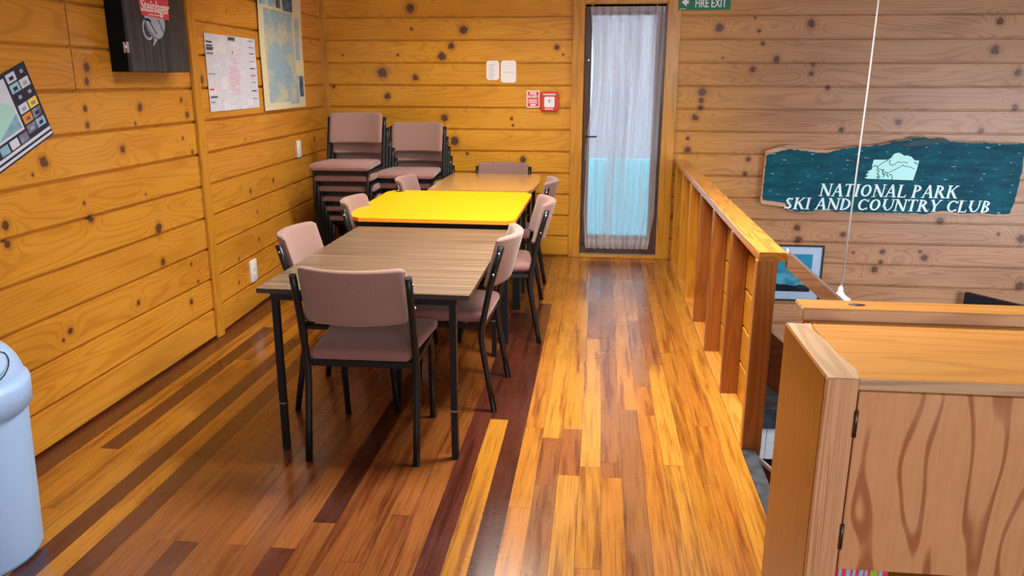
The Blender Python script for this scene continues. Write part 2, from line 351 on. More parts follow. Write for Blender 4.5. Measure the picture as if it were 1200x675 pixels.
def plank_wall(x0, x1, zlo, zhi, thick=0.05):
    """horizontal shiplap boards facing local -y; profile swept along x"""
    mb = MB(); prof = []
    k = math.floor((zlo-Z0)/PITCH)
    while Z0+k*PITCH < zhi:
        a = max(zlo, Z0+k*PITCH); b = min(zhi, Z0+(k+1)*PITCH)
        for (zz, yy) in ((a, 0.018), (a+0.0080, 0.018), (a+0.0085, 0.006), (a+0.017, 0.0), (b-0.003, 0.0), (b-0.0002, 0.0175)):
            if zz <= zhi: prof.append((yy, max(zlo, zz)))
        k += 1
    for i in range(len(prof)-1):
        (ya, za), (yb, zb) = prof[i], prof[i+1]
        mb.add([(x0, ya, za), (x1, ya, za), (x1, yb, zb), (x0, yb, zb)], [(0, 1, 2, 3)])
    mb.add([(x0, thick, zlo), (x1, thick, zlo), (x1, thick, zhi), (x0, thick, zhi)], [(3, 2, 1, 0)])
    for x, fl in ((x0, 0), (x1, 1)):
        pts = [(x, p[0], p[1]) for p in prof]+[(x, thick, zhi), (x, thick, zlo)]
        mb.add(pts, [list(range(len(pts)))[::(-1 if fl else 1)]])
    return mb
ZC = 2.7
o = struct(plank_wall(-1.5, YK, 0, ZC), 'wall_left', 'wall_a', fixn=False); o.location = (XW, 0, 0); o.rotation_euler = (0, 0, PI/2)
o = struct(plank_wall(0, 2.50, 0, ZC), 'wall_left', 'wall_b', fixn=False); o.location = (XW, YK, 0); o.rotation_euler = (0, 0, LEFT_ANG)
o = struct(plank_wall(-2.50, -0.146, 0, ZC), 'wall_back', 'wall_c', fixn=False); o.location = (0, YB, 0)
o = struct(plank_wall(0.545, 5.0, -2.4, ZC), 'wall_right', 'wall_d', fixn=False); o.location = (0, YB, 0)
mb = MB(); mb.box(-0.146, YB, 2.13, 0.545, YB+0.05, ZC); struct(mb, 'wall_back', 'wall_c')
mb = MB(); mb.box(-2.6, -1.5, ZC, 5.0, YB+0.05, ZC+0.05); struct(mb, 'ceiling', 'ceiling')

# timber floor laid board by board (one floor)
BW, BX = 0.0862, 0.048
random.seed(11)
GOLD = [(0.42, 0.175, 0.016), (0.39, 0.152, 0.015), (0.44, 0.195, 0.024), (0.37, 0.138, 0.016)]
BRN = [(0.245, 0.080, 0.018), (0.215, 0.069, 0.016), (0.27, 0.090, 0.020), (0.23, 0.075, 0.015)]  # brown boards, with some shadow of the tables mixed into the tones
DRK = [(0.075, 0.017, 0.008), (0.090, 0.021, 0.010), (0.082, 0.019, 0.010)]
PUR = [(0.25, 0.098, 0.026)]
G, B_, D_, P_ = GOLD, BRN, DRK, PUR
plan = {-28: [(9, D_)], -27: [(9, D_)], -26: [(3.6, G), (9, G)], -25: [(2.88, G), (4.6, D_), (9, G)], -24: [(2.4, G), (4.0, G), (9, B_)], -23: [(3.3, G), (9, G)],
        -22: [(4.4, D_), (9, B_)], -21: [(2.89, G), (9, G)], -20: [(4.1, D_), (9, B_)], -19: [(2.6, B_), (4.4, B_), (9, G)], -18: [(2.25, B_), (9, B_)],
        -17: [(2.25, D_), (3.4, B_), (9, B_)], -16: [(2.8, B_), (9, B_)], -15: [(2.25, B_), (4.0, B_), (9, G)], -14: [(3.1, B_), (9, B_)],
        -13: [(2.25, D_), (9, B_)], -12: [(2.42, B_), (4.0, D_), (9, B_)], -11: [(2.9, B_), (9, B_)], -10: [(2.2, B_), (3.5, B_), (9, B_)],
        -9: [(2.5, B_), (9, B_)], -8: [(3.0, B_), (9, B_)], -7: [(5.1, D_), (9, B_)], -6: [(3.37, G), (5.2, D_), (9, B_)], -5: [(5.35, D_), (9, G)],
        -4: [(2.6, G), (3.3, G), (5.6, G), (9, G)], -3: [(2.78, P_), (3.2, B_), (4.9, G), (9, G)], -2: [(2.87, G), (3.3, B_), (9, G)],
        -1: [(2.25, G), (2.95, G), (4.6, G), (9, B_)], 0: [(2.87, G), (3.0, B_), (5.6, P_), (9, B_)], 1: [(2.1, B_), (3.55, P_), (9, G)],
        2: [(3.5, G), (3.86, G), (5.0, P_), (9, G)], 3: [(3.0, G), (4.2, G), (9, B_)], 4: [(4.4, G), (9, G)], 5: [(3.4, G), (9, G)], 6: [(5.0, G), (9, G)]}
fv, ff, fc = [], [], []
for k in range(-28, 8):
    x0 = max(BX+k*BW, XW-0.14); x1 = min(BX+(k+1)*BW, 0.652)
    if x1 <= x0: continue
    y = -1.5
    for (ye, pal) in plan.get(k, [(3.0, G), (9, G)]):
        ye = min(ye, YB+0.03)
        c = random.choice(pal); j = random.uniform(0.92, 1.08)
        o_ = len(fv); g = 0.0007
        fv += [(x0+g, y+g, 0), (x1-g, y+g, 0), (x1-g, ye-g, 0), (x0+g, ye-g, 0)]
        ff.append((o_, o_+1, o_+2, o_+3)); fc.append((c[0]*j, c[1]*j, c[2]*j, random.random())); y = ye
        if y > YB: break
nb = len(ff); o_ = len(fv)
for bx in ((-2.6, -1.5, -0.20, 0.652, YB+0.03, -0.0015), (0.652, -1.5, -0.20, 3.0, 2.28, -0.0015)):
    o_ = len(fv); (a, b, c, d, e, f) = bx
    fv += [(x, y, z) for z in (c, f) for y in (b, e) for x in (a, d)]
    ff += [tuple(o_+i for i in q) for q in ((0, 2, 3, 1), (4, 5, 7, 6), (0, 1, 5, 4), (2, 6, 7, 3), (0, 4, 6, 2), (1, 3, 7, 5))]
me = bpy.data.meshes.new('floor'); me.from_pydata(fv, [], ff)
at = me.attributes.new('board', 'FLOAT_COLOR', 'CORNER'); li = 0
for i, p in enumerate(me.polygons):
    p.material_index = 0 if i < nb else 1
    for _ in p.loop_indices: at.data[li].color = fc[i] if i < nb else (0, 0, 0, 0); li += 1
def floor_mat():
    t = NT('timber_strip_floor'); co, x, y, z = t.xyz()
    a = t.t.nodes.new('ShaderNodeAttribute'); a.attribute_name = 'board'
    r = t.m_('MULTIPLY', a.outputs['Alpha'], 40.0)
    f = t.noise(t.vec(t.m_('MULTIPLY', x, 26.0), t.m_('ADD', t.m_('MULTIPLY', y, 1.3), r), r), 1.0, 4.0, 0.62)
    streak = t.sm(f, 0.48, 0.66)
    fine = t.noise(t.vec(t.m_('MULTIPLY', x, 190.0), t.m_('ADD', t.m_('MULTIPLY', y, 3.5), r), 0.0), 1.0, 3.0, 0.6)
    c = t.mix(t.m_('MULTIPLY', streak, 0.85), a.outputs['Color'], t.mix(1.0, a.outputs['Color'], (0.45, 0.30, 0.30), 'MULTIPLY'))
    c = t.mix(t.m_('MULTIPLY', t.sm(fine, 0.42, 0.66), 0.55), c, t.mix(1.0, c, (0.45, 0.36, 0.33), 'MULTIPLY'))
    wear = t.noise(t.vec(x, y, 0.0), 2.4, 5.0, 0.65)
    t.bump(fine, 0.05, 0.001)
    return t.set(Base_Color=c, Roughness=t.n('ShaderNodeMapRange', [wear, 0.3, 0.7, 0.20, 0.36]), Coat_Weight=0.55, Coat_Roughness=0.14, Specular_IOR_Level=0.5)
me.materials.append(floor_mat()); me.materials.append(M['dark_gap'])
fo = bpy.data.objects.new('floor', me); COL.objects.link(fo); fo['kind'] = 'structure'
mb = MB(); mb.box(-2.6, -1.5, -2.45, 5.0, YB+0.05, -2.4); struct(mb, 'floor', M['stair'])

# trims
mb = MB(); mb.bbox(XW, YK-0.08, 0, XW+0.02, YK, ZC, 0.003); struct(mb, 'trim_1', 'golden_v')
mb = MB(); mb.bbox(-2.45, YB-0.022, 0, -2.385, YB, ZC, 0.003); struct(mb, 'trim_2', 'golden_v')
mb = MB(); mb.bbox(-0.250, YB-0.030, 0, -0.146, YB+0.05, 2.26, 0.004); struct(mb, 'trim_3', 'golden_v')
mb = MB(); mb.bbox(0.528, YB-0.030, 0, 0.640, YB+0.05, 2.26, 0.004); struct(mb, 'trim_4', 'golden_v')
mb = MB(); mb.bbox(-0.146, YB-0.030, 2.15, 0.528, YB+0.05, 2.26, 0.004); struct(mb, 'trim_5', 'golden_x')
mb = MB(); mb.bbox(-0.146, YB-0.045, 0.0, 0.528, YB+0.05, 0.030, 0.004); struct(mb, 'trim_6', 'golden_x')
mb = MB(); mb.bbox(0.652, 2.20, -0.05, 0.712, 3.175, 0.004, 0.004); struct(mb, 'trim_7', 'rubber')
mb = MB(); mb.box(0.652, 3.18, -0.20, 0.672, YB, -0.001); struct(mb, 'trim_8', 'golden_y')

# glazed door
dr = empty('door_1', (0, YB, 0)); dr['kind'] = 'structure'
mb = MB()
mb.bbox(-0.146, 0.0, 0.035, -0.085, 0.04, 2.15, 0.003); mb.bbox(0.445, 0.0, 0.035, 0.526, 0.04, 2.15, 0.003)
mb.bbox(-0.085, 0.0, 0.035, 0.445, 0.04, 0.20, 0.003); mb.bbox(-0.085, 0.0, 2.06, 0.445, 0.04, 2.15, 0.003)
mb.build('door_frame', 'door_brown', dr)
mb = MB(); mb.box(-0.085, 0.018, 0.20, 0.445, 0.022, 2.06); mb.build('glass_pane', 'glass', dr)
mb = MB(); mb.bbox(-0.128, -0.006, 0.93, -0.100, 0.0, 1.13, 0.002)
mb.tube([(-0.114, -0.004, 1.065), (-0.114, -0.045, 1.065)], 0.008); mb.tube([(-0.118, -0.045, 1.065), (-0.02, -0.045, 1.068)], 0.0075)
h = mb.build('door_handle', 'bronze', dr)
mb = MB(); mb.tube([(-0.114, -0.006, 0.99), (-0.114, -0.03, 0.99)], 0.004); mb.box(-0.116, -0.031, 0.86, -0.112, -0.029, 0.985); mb.build('key', 'chrome', h)
mb = MB(); mb.lathe([(0.004, 0), (0.014, 0.002), (0.014, 0.012), (0.006, 0.02)], (0, 0, 0), 14)
k_ = mb.build('knob', 'chrome', dr, loc=(-0.108, 0.0, 1.70)); k_.rotation_euler = (PI/2, 0, 0)
mb = MB(); mb.tube([(-0.135, -0.012, 0.125), (0.40, -0.012, 0.125)], 0.004); mb.build('curtain_wire', 'chrome', dr)

# sheer curtain: a gathered cloth, its hem bunched on the lower wire
def curtain():
    mb = MB(); nx, nz = 150, 60; rows = []
    for i in range(nz+1):
        tt = i/nz; z = 2.125-(2.125-0.085)*tt
        xl = -0.105-0.0*tt+0.035*math.sin(min(1, tt*2.0)*PI)*(1 if tt < 0.5 else 0)-0.02*max(0, tt-0.5)*2+0.030*max(0, tt-0.85)/0.15
        xr = 0.512-0.012*tt-0.045*max(0, tt-0.85)/0.15
        row = []
        for j in range(nx+1):
            s = j/nx; x = xl+(xr-xl)*s
            amp = 0.011+0.008*math.sin(3.1*s+1)
            if z > 2.075: amp = 0.006
            fold = math.sin(2*PI*(9.5*s+0.25*math.sin(3*tt+6*s)))*amp+math.sin(2*PI*(23*s+0.6*math.sin(2*tt)))*0.0035
            if z > 2.09: fold += math.sin(2*PI*44*s)*0.003
            bulge = 0.03*math.exp(-((z-0.135)/0.045)**2)
            fold += bulge*(0.7+0.5*math.sin(2*PI*13*s+2*math.sin(9*s)))
            x += 0.004*math.sin(2*PI*(9.5*s)+tt*3)
            row.append((x, YB-0.024-fold, z))
        rows.append(row)
    mb.loft(rows, cap=False, closed=False)
    return mb.build('net_curtain', 'sheer', fixn=False)
cu = curtain(); tag(cu, 'sheer white net curtain gathered over the glazed back door', 'curtain')
mb = MB(); mb.tube([(-0.108, YB-0.012, 2.112), (0.514, YB-0.012, 2.112)], 0.004); mb.build('curtain_rod', 'chrome', cu)

# outside the door: a pale blue screen and a house wall farther off
M['cyan'] = plain('cyan_screen', (0.10, 0.66, 0.88), 0.6)
M['outer'] = plain('blue_grey_cladding', (0.42, 0.48, 0.58), 0.8)
mb = MB(); mb.bbox(-1.3, 8.1, -0.4, 1.8, 8.13, 0.76, 0.004)
o = mb.build('balcony_screen', 'cyan'); tag(o, 'bright cyan screen seen outside through the lower door glass', 'screen')
mb = MB(); mb.box(-3.0, 10.0, -1.0, 4.0, 10.1, 3.5)
o = mb.build('outbuilding_wall', 'outer'); tag(o, 'blue-grey outdoor wall dimly seen through the net curtain', 'wall')
mb = MB(); mb.box(-3.0, 6.99, -0.5, 4.0, 10.0, -0.40); o = mb.build('balcony_deck', 'outer'); tag(o, 'grey deck outside the glazed back door', 'deck')

# ------------------------------------------------------------------ balustrade
bal = empty('balustrade', (0.70, 3.18, 0)); tag(bal, 'golden pine half wall balustrade with flat cap rail beside the stairwell', 'balustrade')
def loc_build(mb, name, mats, root):
    """geometry given in world metres, parented to root without moving"""
    l = root.location; mb.v = [(x-l.x, y-l.y, z-l.z) for x, y, z in mb.v]
    return mb.build(name, mats, root)
mb = MB()
prof = [(0.655, 0.840), (0.655, 0.872), (0.659, 0.877), (0.761, 0.877), (0.767, 0.870), (0.767, 0.846), (0.761, 0.840)]
mb.prism([(x, 3.168, z) for x, z in prof], (0, YB-3.168, 0)); loc_build(mb, 'cap_rail', 'golden_y', bal)
for yy in (3.180, 3.800, 4.440, 5.020, 5.600, 6.170, 6.740):
    mb = MB(); mb.bbox(0.652, yy, 0.0, 0.734, yy+0.045, 0.840, 0.003); loc_build(mb, 'stud', 'end_stud' if yy < 3.2 else 'stud' if yy < 5.5 else 'golden_v', bal)
mb = MB(); mb.bbox(0.653, 3.225, 0.0, 0.734, YB, 0.006, 0.001); loc_build(mb, 'bottom_plate', 'golden_y', bal)
pw = plank_wall(-3.74, -0.10, -0.18, 0.84, 0.02)
pn = pw.build('lining_boards', 'panel', bal, fixn=False); pn.location = (0.035, 0.0, 0); pn.rotation_euler = (0, 0, -PI/2)

# ------------------------------------------------------------------ stairs beyond the balustrade
SL = -0.855
st = empty('staircase', (0.70, 2.70, -0.20)); tag(st, 'steep dark timber staircase going down to the right past the end post', 'staircase')
for i in range(11):
    xx = 0.675+i*0.216; zz = -0.185*(i+1)
    mb = MB(); mb.bbox(xx, 2.26, zz-0.035, xx+0.25, 3.185, zz, 0.004); loc_build(mb, 'tread', 'stair', st)
mb = MB()
for y0 in (3.190,):
    xa, xb = 0.712, 3.05
    za, zb = -0.040, -0.040+SL*(xb-xa)
    mb.prism([(xa, y0, za), (xb, y0, zb), (xb, y0, zb-0.30), (xa, y0, za-0.30)], (0, 0.035, 0))
loc_build(mb, 'stringer', 'stair', st)
mb = MB(); mb.prism([(xa, 3.186, za+0.014), (xb, 3.186, zb+0.014), (xb, 3.186, zb), (xa, 3.186, za)], (0, 0.042, 0)); loc_build(mb, 'stringer_capping', 'cap_white', st)
mb = MB(); mb.prism([(0.736, 3.190, 0.533), (3.05, 3.190, 0.533+SL*2.314), (3.05, 3.190, 0.30+SL*2.314), (0.736, 3.190, 0.30)], (0, 0.030, 0)); loc_build(mb, 'guard_board', 'stair', st)
mb = MB(); mb.prism([(0.736, 3.186, 0.547), (3.05, 3.186, 0.547+SL*2.314), (3.05, 3.186, 0.533+SL*2.314), (0.736, 3.186, 0.533)], (0, 0.038, 0)); loc_build(mb, 'guard_board_capping', 'cap_white', st)
mb = MB(); mb.bbox(3.02, 3.19, -2.4, 3.09, 3.26, -0.95, 0.004); loc_build(mb, 'newel_post', 'stud', st)
hr = empty('stair_handrail', (0.74, 3.20, 0.88)); tag(hr, 'sloping pine handrail descending behind the end post of the balustrade', 'handrail')
mb = MB(); mb.prism([(0.772, 3.184, 0.905+SL*0.036), (3.05, 3.184, 0.905+SL*2.314), (3.05, 3.184, 0.838+SL*2.314), (0.772, 3.184, 0.838+SL*0.036)], (0, 0.034, 0)); loc_build(mb, 'rail', 'handrail', hr)
mb = MB(); mb.prism([(0.772, 3.184, 0.917+SL*0.036), (3.05, 3.184, 0.917+SL*2.314), (3.05, 3.184, 0.905+SL*2.314), (0.772, 3.184, 0.905+SL*0.036)], (0, 0.034, 0)); loc_build(mb, 'rail_top', 'cap_white', hr)

# lower storey seen through the gap
lu = empty('tiled_hearth', (1.9, 6.6, -2.4)); tag(lu, 'white tiled unit with dark grey shelf glimpsed low between end post and bench', 'hearth')
mb = MB(); mb.bbox(1.0, 6.35, -1.34, 2.8, 6.90, -1.15, 0.006); loc_build(mb, 'shelf', 'rubber', lu)
mb = MB()
for i in range(11):
    for j in range(2): mb.bbox(1.05+i*0.155, 6.40, -1.645+j*0.152, 1.05+i*0.155+0.151, 6.88, -1.645+j*0.152+0.148, 0.002)
loc_build(mb, 'tiles', 'white', lu)
mb = MB(); mb.bbox(1.05, 6.42, -2.4, 2.75, 6.88, -1.65, 0.01)
for i in range(9): mb.box(1.2, 6.405, -2.25+i*0.06, 2.6, 6.42, -2.22+i*0.06)
loc_build(mb, 'stove_front', 'black_metal', lu)

tv = empty('flat_screen', (3.15, 6.85, -0.80), math.atan2(-0.39, 0.28)); tag(tv, 'black flat screen angled on the lower stairwell wall behind the bench', 'screen')
mb = MB(); mb.bbox(0.0, 0.0, 0.0, 1.0, 0.045, 0.59, 0.006); mb.build('case', 'black', tv)
mb = MB(); mb.rect((0, -0.001, 0), (1, 0, 0), (0, 0, 1), 0.015, 0.02, 0.985, 0.575); mb.build('display', plain('dark_display', (0.01, 0.012, 0.015), 0.15), tv)
mb = MB(); mb.bbox(0.05, 0.045, 0.2, 0.20, 0.10, 0.4, 0.004); mb.build('bracket', 'black_metal', tv)

# ------------------------------------------------------------------ tables
def table(name, root_loc, poly, z, thick, top_m, edge_m, legs, apron, label, leg_r=0.0140, collars=False, apron_h=0.04):
    t = empty(name, root_loc); tag(t, label, 'table')
    rx, ry = root_loc[0], root_loc[1]
    mb = MB(); mb.prism([(x-rx, y-ry, z) for x, y in poly], (0, 0, -thick), 0, side=1); mb.build('tabletop', [top_m, edge_m], t)
    x0, y0, x1, y1 = [apron[0]-rx, apron[1]-ry, apron[2]-rx, apron[3]-ry]
    mb = MB(); zt = z-thick-0.001; q = 0.025
    mb.box(x0, y0, zt-apron_h, x1, y0+q, zt); mb.box(x0, y1-q, zt-apron_h, x1, y1, zt)
    mb.box(x0, y0+q, zt-apron_h, x0+q, y1-q, zt); mb.box(x1-q, y0+q, zt-apron_h, x1, y1-q, zt); mb.build('frame', 'black_metal', t)
    for (x, y) in legs:
        mb = MB(); sx = -0.0 if x < sum(p[0] for p in poly)/len(poly) else 0.0
        mb.bbox(x-rx-leg_r, y-ry-leg_r, 0.0, x-rx+leg_r, y-ry+leg_r, zt-0.001, 0.002); l = mb.build('leg', 'black_metal', t)
        if collars:
            mb = MB(); mb.bbox(x-rx-leg_r-0.0012, y-ry-leg_r-0.0012, 0.215, x-rx+leg_r+0.0012, y-ry+leg_r+0.0012, 0.221, 0.0005); mb.build('collar', 'chrome', l)
    return t
table('dining_table', (-0.925, 3.62, 0), [(-1.365, 2.935), (-0.488, 2.925), (-0.488, 4.315), (-1.365, 4.325)], 0.725, 0.020, 'laminate', plain('dark_brown_edge', (0.045, 0.028, 0.02), 0.4),
      [(-1.300, 2.965), (-0.562, 2.965), (-1.300, 4.22), (-0.562, 4.22)], (-1.315, 2.95, -0.548, 4.235), 'brown striped laminate table nearest the camera with thin black legs', collars=True, apron_h=0.030)
table('dining_table', (-0.97, 4.95, 0), [(-1.475, 4.44), (-1.375, 4.365), (-0.510, 4.355), (-0.462, 4.41), (-0.455, 5.43), (-0.503, 5.525), (-1.455, 5.53), (-1.49, 5.43)], 0.768, 0.022, 'yellow', 'orange_edge',
      [(-1.36, 4.47), (-0.535, 4.47), (-1.36, 5.20), (-0.535, 5.20)], (-1.40, 4.42, -0.505, 5.44), 'bright yellow table with clipped corners in the middle of the row', leg_r=0.026, apron_h=0.075)
table('dining_table', (-0.86, 6.05, 0), [(-1.225, 5.56), (-0.50, 5.56), (-0.470, 5.68), (-0.452, 6.0), (-0.462, 6.35), (-0.50, 6.60), (-1.225, 6.60), (-1.24, 6.1)], 0.770, 0.022, 'tan', 'tan',
      [(-1.17, 5.62), (-0.53, 5.62), (-1.17, 6.50), (-0.53, 6.50)], (-1.19, 5.60, -0.51, 6.52), 'glossy tan table farthest from the camera behind the yellow one', apron_h=0.05)

# ------------------------------------------------------------------ chairs
def rrect(cx, cz, w, h, r, n=4):
    pts = []
    for (sx, sz, a0) in ((1, 1, 0), (-1, 1, 90), (-1, -1, 180), (1, -1, 270)):
        for i in range(n+1):
            a = math.radians(a0+90*i/n); pts.append((cx+sx*(w/2-r)+r*math.cos(a), cz+sz*(h/2-r)+r*math.sin(a)))
    return pts
def upright_y(z):
    """rear leg profile: distance forward of the rear foot at height z"""
    P = [(0.0, 0.0), (0.34, 0.058), (0.40, 0.060), (0.60, 0.022), (0.84, -0.045)]
    for (a, b), (c, d) in zip(P, P[1:]):
        if z <= c: return b+(d-b)*(z-a)/(c-a)
    return P[-1][1]
def make_chair():
    c = empty('dining_chair', (0, 0, 0))
    for s in (-1, 1):
        mb = MB(); mb.tube([(s*0.228, upright_y(z), z) for z in (0.0, 0.17, 0.325, 0.352, 0.378, 0.41, 0.50, 0.62, 0.74, 0.812)], 0.0150, 12)
        l = mb.build('leg', 'black_metal', c)
        for z in (0.68, 0.78):
            mb = MB(); y = upright_y(z); mb.lathe([(0.001, 0), (0.006, 0.0), (0.006, 0.003), (0.001, 0.004)], (0, 0, 0), 8)
            mb.v = [(s*(0.2425+v[2]), y+v[0], z+v[1]) for v in mb.v]; mb.build('screw', 'chrome', l)
        mb = MB(); mb.tube([(s*0.205, 0.485, 0.0), (s*0.208, 0.462, 0.30), (s*0.210, 0.450, 0.395), (s*0.208, 0.430, 0.412)], 0.0145, 12)
        mb.build('leg', 'black_metal', c)
    mb = MB()
    for s in (-1, 1): mb.tube([(s*0.214, 0.058, 0.420), (s*0.206, 0.455, 0.420)], 0.009, square=True, r2=0.014)
    mb.tube([(-0.214, 0.062, 0.420), (0.214, 0.062, 0.420)], 0.014, square=True, r2=0.010)
    mb.tube([(-0.206, 0.448, 0.420), (0.206, 0.448, 0.420)], 0.014, square=True, r2=0.010)
    mb.build('seat_frame', 'black_metal', c)
    rings = []
    for (y, w, h, zc, r) in ((0.040, 0.385, 0.018, 0.458, 0.008), (0.046, 0.408, 0.038, 0.459, 0.017), (0.065, 0.414, 0.048, 0.462, 0.021), (0.16, 0.424, 0.054, 0.464, 0.023),
                             (0.30, 0.446, 0.056, 0.465, 0.024), (0.42, 0.466, 0.056, 0.466, 0.024), (0.480, 0.472, 0.050, 0.463, 0.022), (0.508, 0.464, 0.038, 0.459, 0.017), (0.520, 0.440, 0.016, 0.454, 0.007)):
        rings.append([(x, y, z) for x, z in rrect(0, zc, w, h, r)])
    mb = MB(); mb.loft(rings); mb.build('seat', 'fabric_rose', c)
    rings = []; n = 22
    for i in range(n+1):
        a = -1+2*i/n; x = a*0.215
        edge = max(0.0, (abs(a)-0.86)/0.14); k = math.sqrt(max(0.0, 1-edge*edge*0.96))
        back = -0.072*(1-a*a)+0.028
        hh, th = 0.240*(0.86+0.14*k), 0.036*k+0.004
        ring = []
        for (ty, tz) in rrect(0, 0, th, hh, min(th, hh)*0.46, 4):
            z = 0.727+tz*(1.0 if tz > 0 else 1.0); ring.append((x, upright_y(z)+back+ty, z))
        rings.append(ring)
    mb = MB(); mb.loft(rings); mb.build('backrest', 'fabric', c)
    return c
chair0 = make_chair(); first = [True]
def place(x, y, ang, label, group, z=0.0, sc=1.0, tilt=0.0):
    """ang: direction the sitter faces, degrees"""
    o = chair0 if first[0] else copy_tree(chair0); first[0] = False
    o.location = (x, y, z); o.rotation_euler = (math.radians(tilt), 0, math.radians(ang-90)); o.scale = (sc, 1, 1)
    tag(o, label, 'chair', group); return o
GR = 'upholstered chairs round the joined tables'
place(-0.938, 2.873, 91.0, 'mauve padded chair at the near end of the brown table, back to the camera', GR)
place(-0.455, 3.685, 178, 'mauve padded chair on the right side of the brown striped table, nearest the camera', GR)
place(-0.355, 4.715, 188, 'mauve padded chair on the right of the yellow table, turned slightly outward', GR)
place(-0.385, 5.68, 181, 'mauve padded chair on the right of the far tan table, nearest the door', GR)
place(-1.412, 3.60, 1, 'mauve padded chair on the left side of the brown striped table, beside the wall socket', GR)
place(-1.440, 4.61, 2, 'mauve padded chair on the left side of the yellow table below the stacked chairs', GR)
place(-1.375, 5.67, -1, 'mauve padded chair on the left of the tan table, in front of the shorter stack', GR)
place(-0.815, 6.74, 270, 'mauve padded chair at the far end of the tan table, back against the wall', GR)
SG = 'stacked chairs in the corner'
ORD = ['topmost', 'second from the top', 'third from the top', 'fourth from the top', 'fifth from the top', 'sixth from the top', 'lowest']
for i in range(6):
    place(-1.955+0.006*i, 6.27+0.056*i, 270.5, 'black framed mauve chair, %s in the taller left stack of six' % (ORD[i] if i < 5 else 'lowest'), SG, 0.432-0.0864*i, 1.0)
for i in range(5):
    place(-1.515+0.006*i, 6.54+0.056*i, 270, 'black framed mauve chair, %s in the shorter right stack of five' % (ORD[i] if i < 4 else 'lowest'), SG, 0.346-0.0865*i, 1.0)

# ------------------------------------------------------------------ waste bin
bn = empty('waste_bin', (-2.035, 2.085, 0)); tag(bn, 'pale blue-white plastic waste bin with rounded swing lid by the left wall', 'bin')
mb = MB(); mb.lathe([(0.005, 0.0), (0.185, 0.0), (0.198, 0.006), (0.204, 0.02), (0.226, 0.555), (0.226, 0.56), (0.005, 0.56)], n=56); mb.build('body', 'bin', bn)
mb = MB(); mb.lathe([(0.228, 0.520), (0.240, 0.526), (0.243, 0.60), (0.239, 0.612), (0.230, 0.616), (0.227, 0.635), (0.216, 0.670), (0.196, 0.703), (0.165, 0.732), (0.12, 0.756), (0.06, 0.768), (0.001, 0.772)], n=56)
lid = mb.build('lid', 'bin', bn)
def dome(r): # height of the dome at radius r
    P = [(0.0, 0.772), (0.06, 0.768), (0.12, 0.756), (0.165, 0.732), (0.196, 0.703), (0.216, 0.670), (0.227, 0.635), (0.230, 0.616)]
    for (a, b), (c, d) in zip(P, P[1:]):
        if r <= c: return b+(d-b)*(r-a)/(c-a)
    return 0.618
mb = MB(); rings = []; pts = []
for k in range(41):
    a = 2*PI*k/40; ph = math.radians(-22+42*math.cos(a)); r = 0.196+0.030*math.sin(a); x = r*math.cos(ph); y = r*math.sin(ph); pts.append((x, y, dome(math.hypot(x, y))+0.0015))
mb.tube(pts, 0.0028, 6); mb.build('flap_seam', 'bin_gap', lid)
mb = MB(); rings = []
for rr in (1.0, 0.97, 0.8, 0.5, 0.2, 0.02):
    ring = []
    for k in range(40):
        a = 2*PI*k/40; ph = math.radians(-22+40*rr*math.cos(a)); r = 0.196+0.028*rr*math.sin(a); x = r*math.cos(ph); y = r*math.sin(ph); ring.append((x, y, dome(math.hypot(x, y))+(0.001 if rr == 1.0 else 0.004)))
    rings.append(ring)
mb.loft(rings); mb.build('swing_flap', 'bin', lid)

# ------------------------------------------------------------------ bench cabinet at right front
bc = empty('bench_cabinet', (0.49, 1.60, 0)); tag(bc, 'worn pine bench cabinet with plywood door in the right foreground', 'cabinet')
mb = MB(); mb.bbox(0.490, 1.612, 0.0, 0.556, 1.985, 0.944, 0.003); loc_build(mb, 'side_panel', 'bench_side', bc)
mb = MB(); mb.bbox(0.4905, 1.598, 0.0, 0.556, 1.6118, 0.944, 0.002); loc_build(mb, 'front_post', 'bench_post', bc)
mb = MB(); mb.prism([(0.4925, 1.600, 0.9445), (0.556, 1.600, 0.9445), (0.566, 1.66, 0.9445), (0.556, 1.74, 0.9445), (0.553, 1.84, 0.9445), (0.545, 1.93, 0.9445), (0.553, 1.982, 0.9445), (0.4925, 1.982, 0.9445)], (0, 0, 0.0015)); loc_build(mb, 'sanded_end', 'weathered_y', bc)
mb = MB(); mb.bbox(0.5565, 1.606, 0.922, 1.75, 2.10, 0.944, 0.003); loc_build(mb, 'worktop', 'bench_top', bc)
mb = MB(); mb.bbox(0.5565, 1.600, 0.921, 1.75, 1.6055, 0.9445, 0.001); loc_build(mb, 'front_lip', 'weathered', bc)
mb = MB(); mb.box(0.5565, 2.06, 0.0, 1.75, 2.08, 0.92); mb.box(0.5565, 1.62, 0.44, 1.75, 2.058, 0.46); mb.box(1.73, 1.62, 0.0, 1.75, 2.058, 0.44); mb.box(1.73, 1.62, 0.46, 1.75, 2.058, 0.92)
mb.box(0.5565, 1.61, 0.908, 1.75, 1.63, 0.9195)
loc_build(mb, 'carcass', 'bench_side', bc)
mb = MB(); mb.bbox(0.5600, 1.601, 0.490, 1.150, 1.617, 0.916, 0.002); d = loc_build(mb, 'door', 'plywood', bc)
for zz in (0.845, 0.575):
    mb = MB(); mb.tube([(0.5575-0.49, -0.004, zz-0.030), (0.5575-0.49, -0.004, zz+0.030)], 0.0045, 10)
    h = mb.build('hinge', 'bronze', d)
mb = MB(); mb.bbox(1.155, 1.601, 0.499, 1.72, 1.617, 0.916, 0.002); loc_build(mb, 'door', 'plywood', bc)
bb = empty('back_rail', (0.535, 2.03, 0.945)); tag(bb, 'weathered pine board lying along the back edge of the bench top', 'board')
mb = MB(); mb.bbox(0.538, 2.012, 0.945, 1.75, 2.098, 0.977, 0.003); loc_build(mb, 'board', 'weathered', bb)
